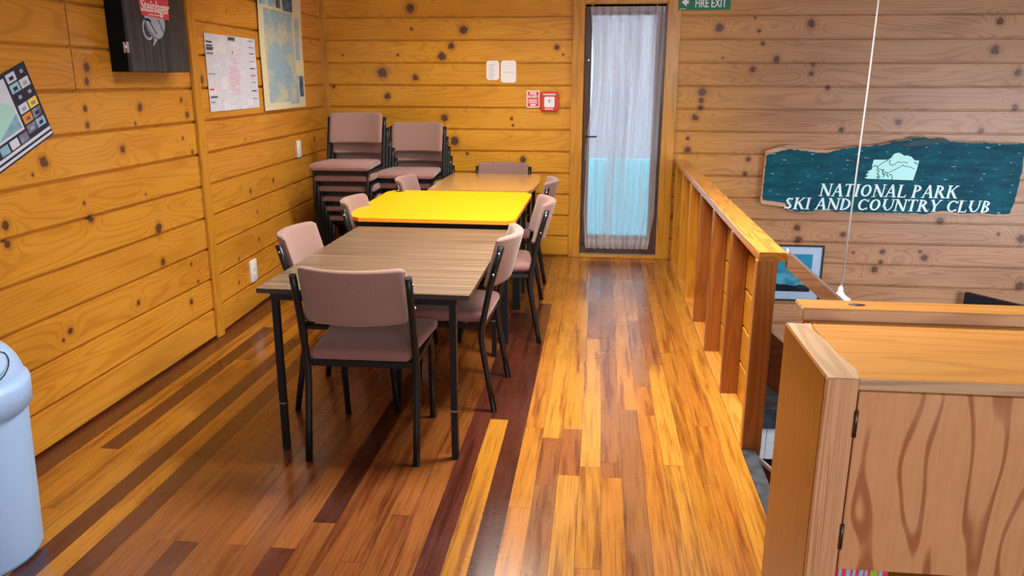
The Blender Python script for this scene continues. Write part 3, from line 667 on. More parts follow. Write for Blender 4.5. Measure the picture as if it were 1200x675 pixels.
mb = MB(); mb.bbox(0.5395, 2.0145, 0.977, 1.749, 2.097, 0.9785, 0.0005); loc_build(mb, 'varnished_top', 'bench_top', bb)
mb = MB(); mb.lathe([(0.0001, 0), (0.019, 0), (0.019, 0.0006), (0.0001, 0.0006)], n=20)
mb.v = [(0.685+x*1.15, 2.057+y*0.6, 0.9787+z) for x, y, z in mb.v]; loc_build(mb, 'knot', plain('dark_knot', (0.05, 0.018, 0.008), 0.5), bb)
pk = empty('snack_packet', (0.60, 1.66, 0.461)); tag(pk, 'small red, white and green printed packet on the shelf below the cabinet door', 'packet')
mb = MB(); mb.bbox(-0.040, -0.05, 0.0, 0.075, 0.05, 0.034, 0.004); mb.build('wrapper', 'red_label', pk)
mb = MB()
for i, x in enumerate((-0.034, -0.018, -0.004, 0.010, 0.022)): mb.box(x, -0.0515, 0.004, x+(0.009 if i % 2 else 0.006), -0.0500, 0.030, 0)
mb.box(0.034, -0.0515, 0.0, 0.050, -0.050, 0.033, 1); mb.box(0.052, -0.0515, 0.0, 0.060, -0.050, 0.033, 0)
mb.build('print', ['grey_blue', plain('lime_print', (0.35, 0.50, 0.03), 0.5)], pk)

# ------------------------------------------------------------------ black cabinet on the left wall
bx = empty('wall_cabinet', (XW, 3.62, 1.577)); tag(bx, 'black stained wooden box cabinet hung high on the left wall with a red beer label', 'cabinet')
mb = MB(); mb.bbox(0.0005, 0.005, 0.0, 0.088, 0.530, 0.66, 0.002); mb.build('case', plain('shaded_black_case', (0.006, 0.006, 0.007), 0.85, spec=0.1), bx)  # case blacker than the door: shade on its side put into the colour
mb = MB(); mb.bbox(0.090, 0.0, 0.0, 0.110, 0.536, 0.66, 0.002); dd = mb.build('door', 'black_timber', bx)
mb = MB(); mb.bbox(0.078, -0.003, 0.085, 0.106, 0.0, 0.135, 0.001); mb.tube([(0.090, -0.005, 0.085), (0.090, -0.005, 0.135)], 0.003, 8); mb.build('hinge', 'chrome', dd)
FX = 0.1107
def fc_(px, py): return ((px-163)*0.00775+0.098, 1.835-1.577-(py-23)*0.0043)   # (along wall, height) on the cabinet door
mb = MB(); q = [fc_(162.5, -8), fc_(200, -8), fc_(198.6, 23.5), fc_(166.8, 21.5)]
mb.prism([(FX, a, b) for a, b in q], (0.0006, 0, 0)); mb.build('red_label', 'red_label', dd)
mb = MB()
def jug(scale=1.0):
    out = []
    for (a, b) in ((20, 0), (20, 20), (24, 60), (36, 100), (55, 130), (80, 160), (75, 185), (63, 215), (72, 215), (95, 182), (110, 165), (140, 150), (165, 115), (178, 60), (180, 0)):
        out.append(fc_(150+(110+a)/6.76, 22+(b)/6.76))
    return out
mb.prism([(FX, a, b) for a, b in jug()], (0.0005, 0, 0)); 
pts = [fc_(150+(150+38*math.cos(t))/6.76, (245+72*math.sin(t))/6.76) for t in [0.9+i*(4.6)/18 for i in range(19)]]
for (a, b), (c, d2) in zip(pts, pts[1:]):
    n_ = Vector((c-a, d2-b)).orthogonal().normalized()*0.006
    mb.prism([(FX, a+n_.x, b+n_.y), (FX, c+n_.x, d2+n_.y), (FX, c-n_.x, d2-n_.y), (FX, a-n_.x, b-n_.y)], (0.0005, 0, 0))
mb.build('emblem', 'grey_blue', dd)
mb = MB()
def blob(px, py, rx, ry, ang):
    ca, sa = math.cos(ang), math.sin(ang); P = []
    for k in range(10):
        t = 2*PI*k/10; u, v = rx*math.cos(t), ry*math.sin(t); a, b = fc_(150+(px+u*ca-v*sa)/6.76, (py+u*sa+v*ca)/6.76); P.append((FX+0.0006, a, b))
    mb.prism(P, (0.0005, 0, 0))
for i in range(6): blob(240+i*7, 175+i*19, 10, 5, 0.9)
for i in range(6): blob(175+i*7, 205+i*13, 9, 5, 0.9)
for i in range(3): blob(290+i*5, 172+i*17, 8, 4, 0.9)
P = [(128, 160), (140, 215), (165, 262), (200, 305), (240, 325), (285, 318)]
for (a, b), (c, d2) in zip(P, P[1:]):
    A = Vector(fc_(150+a/6.76, b/6.76)); B = Vector(fc_(150+c/6.76, d2/6.76)); n_ = (B-A).orthogonal().normalized()*0.0025
    mb.prism([(FX+0.0006, *(A+n_)), (FX+0.0006, *(B+n_)), (FX+0.0006, *(B-n_)), (FX+0.0006, *(A-n_))], (0.0005, 0, 0))
mb.build('emblem_lines', 'navy', dd)
a, b = fc_(182.5, 17.0)
text_mesh('label_text', 'Steinlager', 0.080, 'white', dd, (FX+0.001, a, b), (PI/2, 0, PI/2), 0.0006, shear=0.25, sx=0.82, bold=0.0012)
mb = MB()
for i in range(9): 
    a, b = fc_(175+i*1.7, 20.6); mb.box(FX+0.0007, a, b, FX+0.0012, a+0.009, b+0.005)
mb.build('label_small_print', 'white', dd)

# ------------------------------------------------------------------ printed sheets on the left wall
def sheet_mat(name, kind):
    t = NT(name); co, x, y, z = t.xyz()
    if kind == 'guide':
        lines = t.m_('GREATER_THAN', t.m_('SINE', t.m_('MULTIPLY', z, 620.0)), 0.35)
        txt = t.noise(t.vec(t.m_('MULTIPLY', x, 130.0), 0.0, t.m_('MULTIPLY', t.m_('FLOOR', t.m_('MULTIPLY', z, 98.7)), 3.1)), 1.0, 1.0)
        blk = t.noise(t.vec(t.m_('MULTIPLY', t.m_('FLOOR', t.m_('MULTIPLY', x, 10.3)), 3.3), 0.0, t.m_('MULTIPLY', z, 12.0)), 1.0, 1.0)
        m = t.m_('MULTIPLY', t.m_('MULTIPLY', lines, t.m_('GREATER_THAN', txt, 0.46)), t.m_('GREATER_THAN', blk, 0.42))
        c = t.mix(t.m_('MULTIPLY', m, 0.75), (0.72, 0.80, 0.95), (0.30, 0.42, 0.66))
        d = t.n('ShaderNodeVectorMath', [t.vec(t.m_('MULTIPLY', x, 1.25), 0.0, z), (0.505, 0.0, 0.20)], out=1, operation='DISTANCE')
        sp = t.noise(t.vec(x, 0.0, z), 85.0, 2.0)
        c = t.mix(t.m_('MULTIPLY', t.sm(sp, 0.50, 0.56), t.sm(d, 0.17, 0.05)), c, (0.72, 0.30, 0.58))
    else:
        n1 = t.noise(t.vec(x, 0.0, z), 5.0, 6.0, 0.62); n2 = t.noise(t.vec(x, 3.0, z), 26.0, 4.0, 0.6)
        c = t.mix(t.sm(n1, 0.47, 0.60), (0.30, 0.50, 0.62), (0.56, 0.60, 0.48))
        c = t.mix(t.m_('MULTIPLY', t.sm(t.m_('ABSOLUTE', t.m_('SUBTRACT', n2, 0.5)), 0.022, 0.006), 0.55), c, (0.12, 0.26, 0.36))
    return t.set(Base_Color=c, Roughness=0.35 if kind == 'guide' else 0.55, Coat_Weight=0.2)
M['guide'] = sheet_mat('printed_guide', 'guide'); M['topo'] = sheet_mat('printed_map', 'topo')
M['cream'] = plain('cream_paper', (0.70, 0.66, 0.46), 0.6)
M['photo_blue'] = plain('photo_blue', (0.05, 0.14, 0.22), 0.5, noise=0.8)
M['sky_print'] = plain('sky_print', (0.25, 0.50, 0.70), 0.5, noise=0.3)
M['print_dark'] = plain('print_dark', (0.06, 0.065, 0.10), 0.5)
M['print_grey'] = plain('print_grey', (0.34, 0.38, 0.46), 0.5)
def on_b(u, z): # a point on the rear part of the left wall
    return (XW+math.cos(LEFT_ANG)*u+0.0*z, YK+math.sin(LEFT_ANG)*u, z)
nx_, ny_ = math.sin(LEFT_ANG), -math.cos(LEFT_ANG)
def sheet(name, u0, z0, w, h, base, items, mats, label, cat, wob=0.0, tilt=0.0, thick=0.0008):
    mb = MB(); nx, nz = 14, 10; off = 0.0035
    def bend(x, z): return -(off+wob*(0.5+0.5*math.sin(5.5*x+2.3*z))*(0.3+0.7*abs(z/h-0.5)*2))
    rows = [[(w*i/nx, bend(w*i/nx, h*j/nz), h*j/nz) for i in range(nx+1)] for j in range(nz+1)]
    back = [[(x, y+thick, z) for x, y, z in r] for r in rows]
    n = nx+1; vs = [p for r in rows for p in r]+[p for r in back for p in r]; N = n*(nz+1); fs = []
    for j in range(nz):
        for i in range(nx): a = j*n+i; fs += [(a, a+1, a+n+1, a+n), (N+a, N+a+n, N+a+n+1, N+a+1)]
    mb.add(vs, fs, 0, True)
    for k, (x0, zz0, x1, zz1, mi) in enumerate(items):
        e = 0.0006+0.00015*k
        m_ = max(1, int((x1-x0)/0.06)); q = max(1, int((zz1-zz0)/0.06))
        for i in range(m_):
            for j in range(q):
                xa, xb = x0+(x1-x0)*i/m_, x0+(x1-x0)*(i+1)/m_; za, zb = zz0+(zz1-zz0)*j/q, zz0+(zz1-zz0)*(j+1)/q
                mb.add([(xa, bend(xa, za)-e, za), (xb, bend(xb, za)-e, za), (xb, bend(xb, zb)-e, zb), (xa, bend(xa, zb)-e, zb)], [(0, 1, 2, 3)], mi, True)
    o = mb.build(name, [base]+mats, fixn=False)
    o.location = on_b(u0, z0); o.rotation_euler = (0, tilt, LEFT_ANG)
    tag(o, label, cat); return o
it = []
for k in range(4): it.append((0.012, 0.40-k*0.022, 0.10, 0.410-k*0.022, 1))
for k, (zz, mi) in enumerate(((0.365, 1), (0.33, 2), (0.215, 2), (0.125, 3), (0.08, 1), (0.05, 2))): it.append((0.014, zz, 0.075 if k % 2 else 0.11, zz+0.010, mi))
for k, (zz, mi) in enumerate(((0.43, 2), (0.39, 2), (0.35, 3), (0.30, 2), (0.255, 1), (0.21, 3), (0.165, 2), (0.11, 1), (0.06, 2))): it.append((0.665, zz, 0.75, zz+0.007, mi))
it.append((0.335, 0.425, 0.44, 0.445, 1)); it.append((0.385, 0.345, 0.395, 0.36, 1))
sheet('visitor_guide', 0.127, 1.352, 0.785, 0.452, 'guide', it, ['print_dark', 'print_grey', 'red_label'], 'white laminated information sheet with a pink-dotted map on the left wall', 'poster', 0.002)
it = [(0.10, 0.05, 0.73, 0.70, 1), (0.76, 0.36, 0.86, 0.68, 1), (0.55, 0.03, 0.78, 0.25, 1), (0.80, 0.08, 0.90, 0.24, 2),
      (0.03, 0.72, 0.16, 0.85, 3), (0.20, 0.72, 0.34, 0.85, 3), (0.37, 0.72, 0.48, 0.80, 2), (0.52, 0.71, 0.74, 0.86, 2)]
sheet('wall_map', 0.995, 1.325, 0.93, 0.90, 'cream', it, ['topo', 'photo_blue', 'sky_print'], 'large cream edged topographic map with blue tones near the wall corner', 'map', 0.014)

# tilted navy poster at the left edge
po = MB(); po.box(-0.44, -0.0008, 0, 0, 0, 0.318, 0)
cols = [1, 4, 5, 2, 4, 5, 1, 4]
rng = random.Random(4)
for r in range(6):
    for cidx in range(2):
        x1 = -0.014-cidx*0.062; z0 = 0.060+r*0.042
        mi = {(0, 0): 4, (1, 0): 5, (2, 0): 6, (3, 0): 2, (4, 0): 1, (5, 0): 2, (0, 1): 5, (1, 1): 7, (2, 1): 1, (3, 1): 2, (4, 1): 4, (5, 1): 1}[(r, cidx)]
        if mi == 2: 
            po.box(x1-0.030, -0.0012, z0+0.012, x1-0.012, -0.0009, z0+0.026, 3); continue
        po.box(x1-0.055, -0.0013, z0, x1, -0.0009, z0+0.035, mi)
        po.box(x1-0.040, -0.0017, z0+0.008, x1-0.014, -0.0014, z0+0.022, rng.choice((2, 3, 5)) if mi != 6 else 5)
po.box(-0.42, -0.0013, 0.028, -0.004, -0.0009, 0.040, 1); po.box(-0.42, -0.0013, 0.008, -0.004, -0.0009, 0.018, 1)
for i in range(5): po.box(-0.076-i*0.062-0.115, -0.0016, 0.046, -0.076-i*0.062-0.065, -0.0009, 0.080, (5, 1, 4, 5, 1)[i])
po.box(-0.41, -0.0013, 0.09, -0.145, -0.0009, 0.300, 1)
po.prism([(-0.40, -0.0015, 0.10), (-0.155, -0.0015, 0.10), (-0.155, -0.0015, 0.19), (-0.24, -0.0015, 0.25)], (0, -0.0003, 0), 8)
po.prism([(-0.155, -0.0019, 0.10), (-0.155, -0.0019, 0.16), (-0.30, -0.0019, 0.10)], (0, -0.0003, 0), 4)
p = po.build('business_poster', ['navy', plain('poster_white', (0.62, 0.70, 0.86), 0.4), 'navy', 'print_grey', 'sky_print', plain('poster_photo', (0.16, 0.17, 0.26), 0.5, noise=0.8),
              plain('poster_yellow', (0.85, 0.70, 0.05), 0.5), plain('poster_orange', (0.75, 0.28, 0.04), 0.5), plain('poster_mint', (0.40, 0.72, 0.70), 0.5)])
p.location = (XW+0.0035, 3.150, 1.317); p.rotation_euler = (0, 0, PI/2)
p.rotation_mode = 'QUATERNION'
from mathutils import Quaternion
p.rotation_quaternion = Quaternion((0, 0, 1), PI/2) @ Quaternion((0, -1, 0), math.radians(21))
tag(p, 'navy poster of small picture tiles hanging crooked on the left wall', 'poster')

# switch plates
for (u, z, w, h, lab, nm) in ((1.640, 0.935, 0.082, 0.132, 'upper white switch plate on the left wall beside the stacked chairs', 'light_switch'),
                              (0.508, 0.195, 0.105, 0.150, 'lower white socket plate on the left wall behind the brown table', 'wall_socket')):
    r_ = empty(nm, on_b(u, z), LEFT_ANG); tag(r_, lab, 'switch' if 'switch' in nm else 'socket')
    mb = MB(); mb.bbox(0, -0.011, 0, w, 0.001, h, 0.003, seg=2); mb.build('plate', 'white_plastic', r_)
    mb = MB()
    for k in range(2): mb.bbox(w*0.36, -0.0145, h*(0.26+0.30*k), w*0.64, -0.0112, h*(0.42+0.30*k), 0.001)
    mb.build('rocker', 'white_plastic', r_)

# ------------------------------------------------------------------ things on the back wall
def card(name, x0, z0, x1, z1, label, lines):
    mb = MB(); r = 0.012; y = YB-0.001
    poly = [(x0+r, z0), (x1-r, z0), (x1-r, z0+r*0.7), (x1, z0+r), (x1, z1-r), (x1-r, z1-r*0.7), (x1-r, z1), (x0+r, z1), (x0+r, z1-r*0.7), (x0, z1-r), (x0, z0+r), (x0+r, z0+r*0.7)]
    mb.prism([(a, y, b) for a, b in poly], (0, -0.004, 0), 0)
    for (zz, wf) in lines:
        mb.box(x0+0.02, y-0.0046, zz, x0+0.02+(x1-x0-0.04)*wf, y-0.0041, zz+0.003, 1)
    o = mb.build(name, ['white', 'print_grey']); tag(o, label, 'sign')
card('notice_card', -0.981, 1.536, -0.871, 1.697, 'smaller white notice card with notched corners, left of the pair', [(1.55+0.014*k, 0.5+0.4*((k*7) % 3)/3) for k in range(9)])
card('notice_card', -0.856, 1.514, -0.724, 1.698, 'larger white notice card with one dotted line, right of the pair', [(1.598, 1.0)])
rs = empty('fire_alarm_sign', (-0.576, YB, 1.378)); tag(rs, 'small red and white fire alarm sign left of the call point', 'sign')
mb = MB(); mb.bbox(-0.056, -0.004, -0.072, 0.056, -0.0005, 0.072, 0.001); mb.build('plate', 'white', rs)
mb = MB(); mb.bbox(-0.047, -0.0052, -0.063, 0.047, -0.0041, 0.063, 0.0005); mb.build('red_field', 'red_label', rs)
text_mesh('lettering', 'FIRE', 0.032, 'white', rs, (0, -0.006, 0.036), (PI/2, 0, 0), 0.0004, bold=0.001)
text_mesh('lettering', 'ALARM', 0.028, 'white', rs, (0, -0.006, 0.012), (PI/2, 0, 0), 0.0004, bold=0.001)
mb = MB()
for k in range(3): mb.box(-0.038, -0.0062, -0.010-k*0.012, 0.038-0.006*(k % 2), -0.0053, -0.004-k*0.012)
mb.box(-0.022, -0.0062, -0.056, 0.022, -0.0053, -0.042); mb.build('small_print', 'white', rs)
cp = empty('fire_call_point', (-0.433, YB, 1.358)); tag(cp, 'red fire alarm call point box with white glass beside the door frame', 'alarm')
rings = []
for (y, s_) in ((0, 0.97), (-0.026, 1.0), (-0.034, 0.95), (-0.036, 0.88)):
    rings.append([(x*s_, y, z*s_) for x, z in rrect(0, 0, 0.160, 0.168, 0.030)])
mb = MB(); mb.loft(rings); mb.build('housing', 'red', cp)
mb = MB(); mb.loft([[(x, y, z-0.003) for x, z in rrect(0, 0, 0.088, 0.088, 0.010)] for y in (-0.0362, -0.040)]); gp = mb.build('glass_plate', 'white', cp)
mb = MB(); mb.box(-0.012, -0.0412, 0.008, 0.012, -0.0402, 0.014); mb.prism([(-0.007, -0.0402, 0.002), (0.007, -0.0402, 0.002), (0, -0.0402, -0.010)], (0, -0.001, 0)); mb.build('press_mark', 'black', gp)
mb = MB()
for i in range(8): mb.box(-0.052+i*0.0135, -0.0375, 0.054, -0.043+i*0.0135, -0.0362, 0.066)
for i in range(6): mb.box(-0.036+i*0.0125, -0.0375, -0.066, -0.028+i*0.0125, -0.0362, -0.055)
mb.build('small_print', 'white', cp)

fe = empty('fire_exit_sign', (0.822, YB, 2.155)); tag(fe, 'green sign with white arrow and lettering above the door at right', 'sign')
mb = MB(); mb.bbox(-0.208, -0.034, -0.062, 0.208, -0.0305, 0.062, 0.001); mb.build('panel', 'green_sign', fe)
text_mesh('lettering', 'FIRE EXIT', 0.092, 'white', fe, (0.048, -0.0350, -0.040), (PI/2, 0, 0), 0.0004, sx=0.66, bold=0.0012)
mb = MB(); mb.prism([(-0.185, -0.0346, 0.0), (-0.145, -0.0346, 0.034), (-0.145, -0.0346, 0.012), (-0.128, -0.0346, 0.012), (-0.128, -0.0346, -0.012), (-0.145, -0.0346, -0.012), (-0.145, -0.0346, -0.034)], (0, -0.0006, 0)); mb.build('arrow', 'white', fe)
mb = MB()
for i in range(4): mb.box(-0.195+i*0.012, -0.0352, -0.056, -0.188+i*0.012, -0.0346, -0.050)
mb.box(-0.15, -0.0305, -0.04, -0.10, -0.0001, 0.04); mb.box(0.10, -0.0305, -0.04, 0.15, -0.0001, 0.04)
mb.build('mounting', 'white', fe)

# picture in the stairwell
pf = empty('framed_picture', (1.66, YB, -0.098)); tag(pf, 'black framed picture of a blue landscape low on the stairwell wall', 'picture')
w_, h_ = 0.315, 0.252
mb = MB()
for (a, b, c, d_) in ((-w_, -h_, w_, -h_+0.014), (-w_, h_-0.014, w_, h_), (-w_, -h_+0.014, -w_+0.014, h_-0.014), (w_-0.014, -h_+0.014, w_, h_-0.014)): mb.bbox(a, -0.024, b, c, -0.0005, d_, 0.002)
mb.build('frame', 'black', pf)
mb = MB(); mb.box(-w_+0.012, -0.010, -h_+0.012, w_-0.012, -0.004, h_-0.012); mb.build('mat_board', plain('mat_board', (0.72, 0.80, 0.92), 0.6), pf)
def picture_mat():
    t = NT('blue_landscape_print'); co, x, y, z = t.xyz()
    n1 = t.noise(t.vec(t.m_('MULTIPLY', x, 5.0), 0.0, t.m_('MULTIPLY', z, 9.0)), 1.0, 5.0, 0.6)
    n2 = t.noise(t.vec(t.m_('MULTIPLY', x, 8.0), 4.0, 0.0), 1.0, 4.0)
    c = t.mix(t.sm(n1, 0.42, 0.62), (0.02, 0.30, 0.45), (0.16, 0.58, 0.72))
    c = t.mix(t.sm(z, 0.03, 0.05), c, (0.01, 0.36, 0.55))
    hill = t.m_('LESS_THAN', z, t.m_('ADD', -0.155, t.m_('MULTIPLY', n2, 0.10)))
    c = t.mix(hill, c, (0.010, 0.016, 0.035))
    return t.set(Base_Color=c, Roughness=0.3)
mb = MB(); mb.box(-w_+0.09, -0.0115, -h_+0.085, w_-0.09, -0.0102, h_-0.080); mb.build('print', picture_mat(), pf)
mb = MB(); mb.box(-w_+0.012, -0.016, -h_+0.012, w_-0.012, -0.0145, h_-0.012); mb.build('glazing', 'glass', pf)

# ------------------------------------------------------------------ carved club sign
sg = empty('club_sign', (2.43, YB, 0.75)); tag(sg, 'large rough-edged teal board sign with pale lettering on the stairwell wall', 'sign')
OUT = [(1.402, 0.962), (1.524, 1.003), (1.58, 1.012), (1.65, 1.008), (1.76, 0.985), (1.90, 0.975), (2.02, 0.992), (2.156, 1.012), (2.28, 1.022), (2.392, 1.040), (2.46, 1.062), (2.526, 1.068), (2.59, 1.092), (2.66, 1.094), (2.74, 1.082), (2.833, 1.084), (2.863, 1.062), (2.95, 1.058),
       (3.05, 1.052), (3.16, 1.055), (3.30, 1.046), (3.443, 1.048), (3.462, 1.020), (3.45, 0.80), (3.440, 0.62), (3.425, 0.452), (3.30, 0.440), (3.20, 0.455), (3.05, 0.442), (2.90, 0.462), (2.75, 0.448), (2.55, 0.452), (2.30, 0.450), (2.043, 0.452), (2.02, 0.474), (1.914, 0.470), (1.80, 0.445), (1.70, 0.446), (1.64, 0.460), (1.60, 0.488), (1.50, 0.502), (1.405, 0.512), (1.392, 0.540), (1.398, 0.70), (1.40, 0.85)]
mb = MB(); mb.prism([(x-2.43, -0.001, z-0.75) for x, z in OUT], (0, -0.040, 0)); mb.build('board', 'weathered', sg)
def inset(p):
    x, z = p
    if x > 2.0 and z > 0.8: return (x-(0.006 if x > 3.4 else 0), z-0.004)
    if z > 0.9: return (x+0.012, z-0.034+max(0, (x-1.55))*0.03)
    if z < 0.6: return (x+(0.012 if x < 1.45 else 0), z+(0.036 if x < 1.62 else 0.006 if not 1.85 < x < 2.03 else 0.004)+(0.014 if x > 2.85 else 0))
    return (x+0.010, z)
FACE = [inset(p) for p in OUT]
def jag(poly, step=0.02, amp=0.004, seed=3):
    rg = random.Random(seed); out = []
    for (a, b), (c, d_) in zip(poly, poly[1:]+poly[:1]):
        L = math.hypot(c-a, d_-b); n = max(1, int(L/step))
        for i in range(n):
            t = i/n; out.append((a+(c-a)*t+rg.uniform(-1, 1)*amp, b+(d_-b)*t+rg.uniform(-1, 1)*amp))
    return out
mb = MB(); mb.prism([(x-2.43, -0.0405, z-0.75) for x, z in jag(FACE)], (0, -0.004, 0)); mb.build('painted_face', 'teal', sg)
mb = MB() # chipped raised ridge on the top edge
rd = [(2.47, 1.030), (2.56, 1.050), (2.66, 1.080), (2.80, 1.078), (2.862, 1.060), (2.85, 1.046), (2.75, 1.042), (2.62, 1.018), (2.52, 1.012)]
mb.prism([(x-2.43, -0.045, z-0.75) for x, z in jag(rd, 0.015, 0.003, 8)], (0, -0.006, 0)); mb.build('ridge', plain('dark_teal_ridge', (0.004, 0.045, 0.055), 0.6, noise=0.4), sg)
EY = -0.0452
# lettering: a small hand-built roman alphabet (cell height 1), strokes as swept quads
Tk, Tn = 0.17, 0.085
def L_(p, q, w): return ('l', p, q, w)
def A_(cx, cy, rx, ry, a0, a1, wa, wb): return ('a', cx, cy, rx, ry, a0, a1, wa, wb)
def sf(x, y, w=0.30): return ('l', (x-w/2, y), (x+w/2, y), 0.05)
GLY = {
 'N': (0.92, [L_((0.16, 0), (0.16, 1), Tn), L_((0.14, 0.97), (0.76, 0.03), Tk), L_((0.78, 0), (0.78, 1), Tn), sf(0.16, 0.025), sf(0.12, 0.975, 0.24), sf(0.78, 0.975)]),
 'A': (0.90, [L_((0.44, 1.0), (0.14, 0), Tn), L_((0.44, 1.0), (0.76, 0), Tk), L_((0.25, 0.36), (0.62, 0.36), 0.07), sf(0.14, 0.025, 0.26), sf(0.76, 0.025)]),
 'T': (0.78, [L_((0.38, 0), (0.38, 1), Tk), L_((0.04, 0.965), (0.72, 0.965), 0.07), L_((0.06, 0.82), (0.06, 0.98), 0.06), L_((0.70, 0.82), (0.70, 0.98), 0.06), sf(0.38, 0.025, 0.34)]),
 'I': (0.40, [L_((0.20, 0), (0.20, 1), Tk), sf(0.20, 0.025, 0.34), sf(0.20, 0.975, 0.34)]),
 'O': (0.98, [A_(0.48, 0.5, 0.38, 0.47, 90, 180, Tn, Tk), A_(0.48, 0.5, 0.38, 0.47, 180, 270, Tk, Tn), A_(0.48, 0.5, 0.38, 0.47, 270, 360, Tn, Tk), A_(0.48, 0.5, 0.38, 0.47, 0, 90, Tk, Tn)]),
 'L': (0.74, [L_((0.20, 0), (0.20, 1), Tk), L_((0.12, 0.035), (0.66, 0.035), 0.07), L_((0.66, 0.0), (0.69, 0.22), 0.06), sf(0.20, 0.975, 0.34)]),
 'P': (0.76, [L_((0.20, 0), (0.20, 1), Tk), A_(0.34, 0.73, 0.30, 0.24, 90, 0, Tn, Tk), A_(0.34, 0.73, 0.30, 0.24, 0, -90, Tk, Tn), L_((0.20, 0.965), (0.36, 0.965), 0.06), L_((0.20, 0.49), (0.36, 0.49), 0.06), sf(0.20, 0.025, 0.34), sf(0.16, 0.975, 0.26)]),
 'R': (0.88, [L_((0.20, 0), (0.20, 1), Tk), A_(0.34, 0.74, 0.28, 0.23, 90, 0, Tn, Tk), A_(0.34, 0.74, 0.28, 0.23, 0, -90, Tk, Tn), L_((0.20, 0.965), (0.36, 0.965), 0.06), L_((0.20, 0.51), (0.36, 0.51), 0.06), L_((0.38, 0.50), (0.74, 0.02), Tk), sf(0.20, 0.025, 0.34), sf(0.80, 0.025, 0.18), sf(0.16, 0.975, 0.26)]),
 'K': (0.90, [L_((0.20, 0), (0.20, 1), Tk), L_((0.70, 0.97), (0.24, 0.46), Tn), L_((0.38, 0.60), (0.76, 0.02), Tk), sf(0.20, 0.025, 0.34), sf(0.20, 0.975, 0.34), sf(0.70, 0.975, 0.26), sf(0.80, 0.025, 0.20)]),
 'S': (0.70, [A_(0.34, 0.745, 0.23, 0.22, 30, 180, Tn, Tk), A_(0.34, 0.745, 0.23, 0.22, 180, 250, Tk, Tk), L_((0.25, 0.55), (0.44, 0.45), Tk), A_(0.34, 0.255, 0.25, 0.22, 70, 0, Tk, Tk), A_(0.34, 0.255, 0.25, 0.22, 0, -150, Tk, Tn), L_((0.55, 0.98), (0.54, 0.78), 0.05), L_((0.10, 0.02), (0.11, 0.22), 0.05)]),
 'D': (0.94, [L_((0.20, 0), (0.20, 1), Tk), A_(0.36, 0.5, 0.44, 0.465, 90, 0, Tn, Tk), A_(0.36, 0.5, 0.44, 0.465, 0, -90, Tk, Tn), L_((0.10, 0.965), (0.38, 0.965), 0.06), L_((0.10, 0.035), (0.38, 0.035), 0.06)]),
 'C': (0.86, [A_(0.48, 0.5, 0.38, 0.47, 40, 90, Tn, Tn), A_(0.48, 0.5, 0.38, 0.47, 90, 180, Tn, Tk), A_(0.48, 0.5, 0.38, 0.47, 180, 270, Tk, Tn), A_(0.48, 0.5, 0.38, 0.47, 270, 320, Tn, Tn), L_((0.79, 0.72), (0.79, 0.96), 0.05), L_((0.79, 0.06), (0.79, 0.26), 0.05)]),
 'U': (0.92, [L_((0.18, 0.35), (0.18, 1), Tk), A_(0.47, 0.36, 0.29, 0.33, 180, 270, Tk, Tn), A_(0.47, 0.36, 0.30, 0.33, 270, 360, Tn, Tn), L_((0.77, 0.35), (0.77, 1), Tn), sf(0.18, 0.975, 0.34), sf(0.77, 0.975, 0.28)]),
 'Y': (0.84, [L_((0.40, 0), (0.40, 0.48), Tk), L_((0.12, 1), (0.41, 0.44), Tk), L_((0.72, 1), (0.43, 0.46), Tn), sf(0.40, 0.025, 0.34), sf(0.13, 0.975, 0.30), sf(0.72, 0.975, 0.26)]),
 'B': (0.78, [L_((0.20, 0), (0.20, 1), Tk), A_(0.34, 0.755, 0.24, 0.215, 90, 0, Tn, Tk), A_(0.34, 0.755, 0.24, 0.215, 0, -90, Tk, Tn), A_(0.34, 0.275, 0.29, 0.245, 90, 0, Tn, Tk), A_(0.34, 0.275, 0.29, 0.245, 0, -90, Tk, Tn), L_((0.10, 0.965), (0.36, 0.965), 0.06), L_((0.20, 0.53), (0.36, 0.53), 0.06), L_((0.10, 0.035), (0.36, 0.035), 0.06)]),
 ' ': (0.34, [])}
def line_of_text(txt, x0, x1, zb, h, name):
    adv = sum(GLY[ch][0] for ch in txt); kx = (x1-x0)/adv; cur = 0.0
    for ch in txt:
        wd, st_ = GLY[ch]
        if st_:
            mb = MB(); q = 0
            def T(p, e):
                px, pz = p; return (x0+(cur+px)*kx+0.14*pz*h-2.43, EY-e, zb+pz*h-0.75)
            def quad(a, b, c, d_):
                nonlocal_q[0] += 1; e = 0.0004+0.00012*nonlocal_q[0]
                P = [T(a, e), T(b, e), T(c, e), T(d_, e)]
                mb.prism([(x, EY+0.0002, z) for x, _, z in P], (0, -0.0020-e, 0))
            nonlocal_q = [0]
            asp = h/kx
            for s_ in st_:
                if s_[0] == 'l':
                    _, p, q_, w = s_; dx, dz = q_[0]-p[0], (q_[1]-p[1]); L = math.hypot(dx, dz) or 1
                    nx, nz = -dz/L*w/2, dx/L*w/2
                    quad((p[0]+nx, p[1]+nz), (q_[0]+nx, q_[1]+nz), (q_[0]-nx, q_[1]-nz), (p[0]-nx, p[1]-nz))
                else:
                    _, cx, cy, rx, ry, a0, a1, wa, wb = s_; n = 8; pr = None
                    for i in range(n+1):
                        a = math.radians(a0+(a1-a0)*i/n); w = wa+(wb-wa)*math.sin(PI/2*i/n) if wb > wa else wb+(wa-wb)*math.cos(PI/2*i/n)
                        o1 = (cx+(rx)*math.cos(a), cy+(ry)*math.sin(a)); i1 = (cx+(rx-w)*math.cos(a), cy+(ry-w)*math.sin(a))
                        if pr: quad(pr[0], o1, i1, pr[1])
                        pr = (o1, i1)
            mb.build(name, 'letter', sg, fixn=True)
        cur += wd
line_of_text('NATIONAL PARK', 1.868, 2.985, 0.590, 0.106, 'letter')
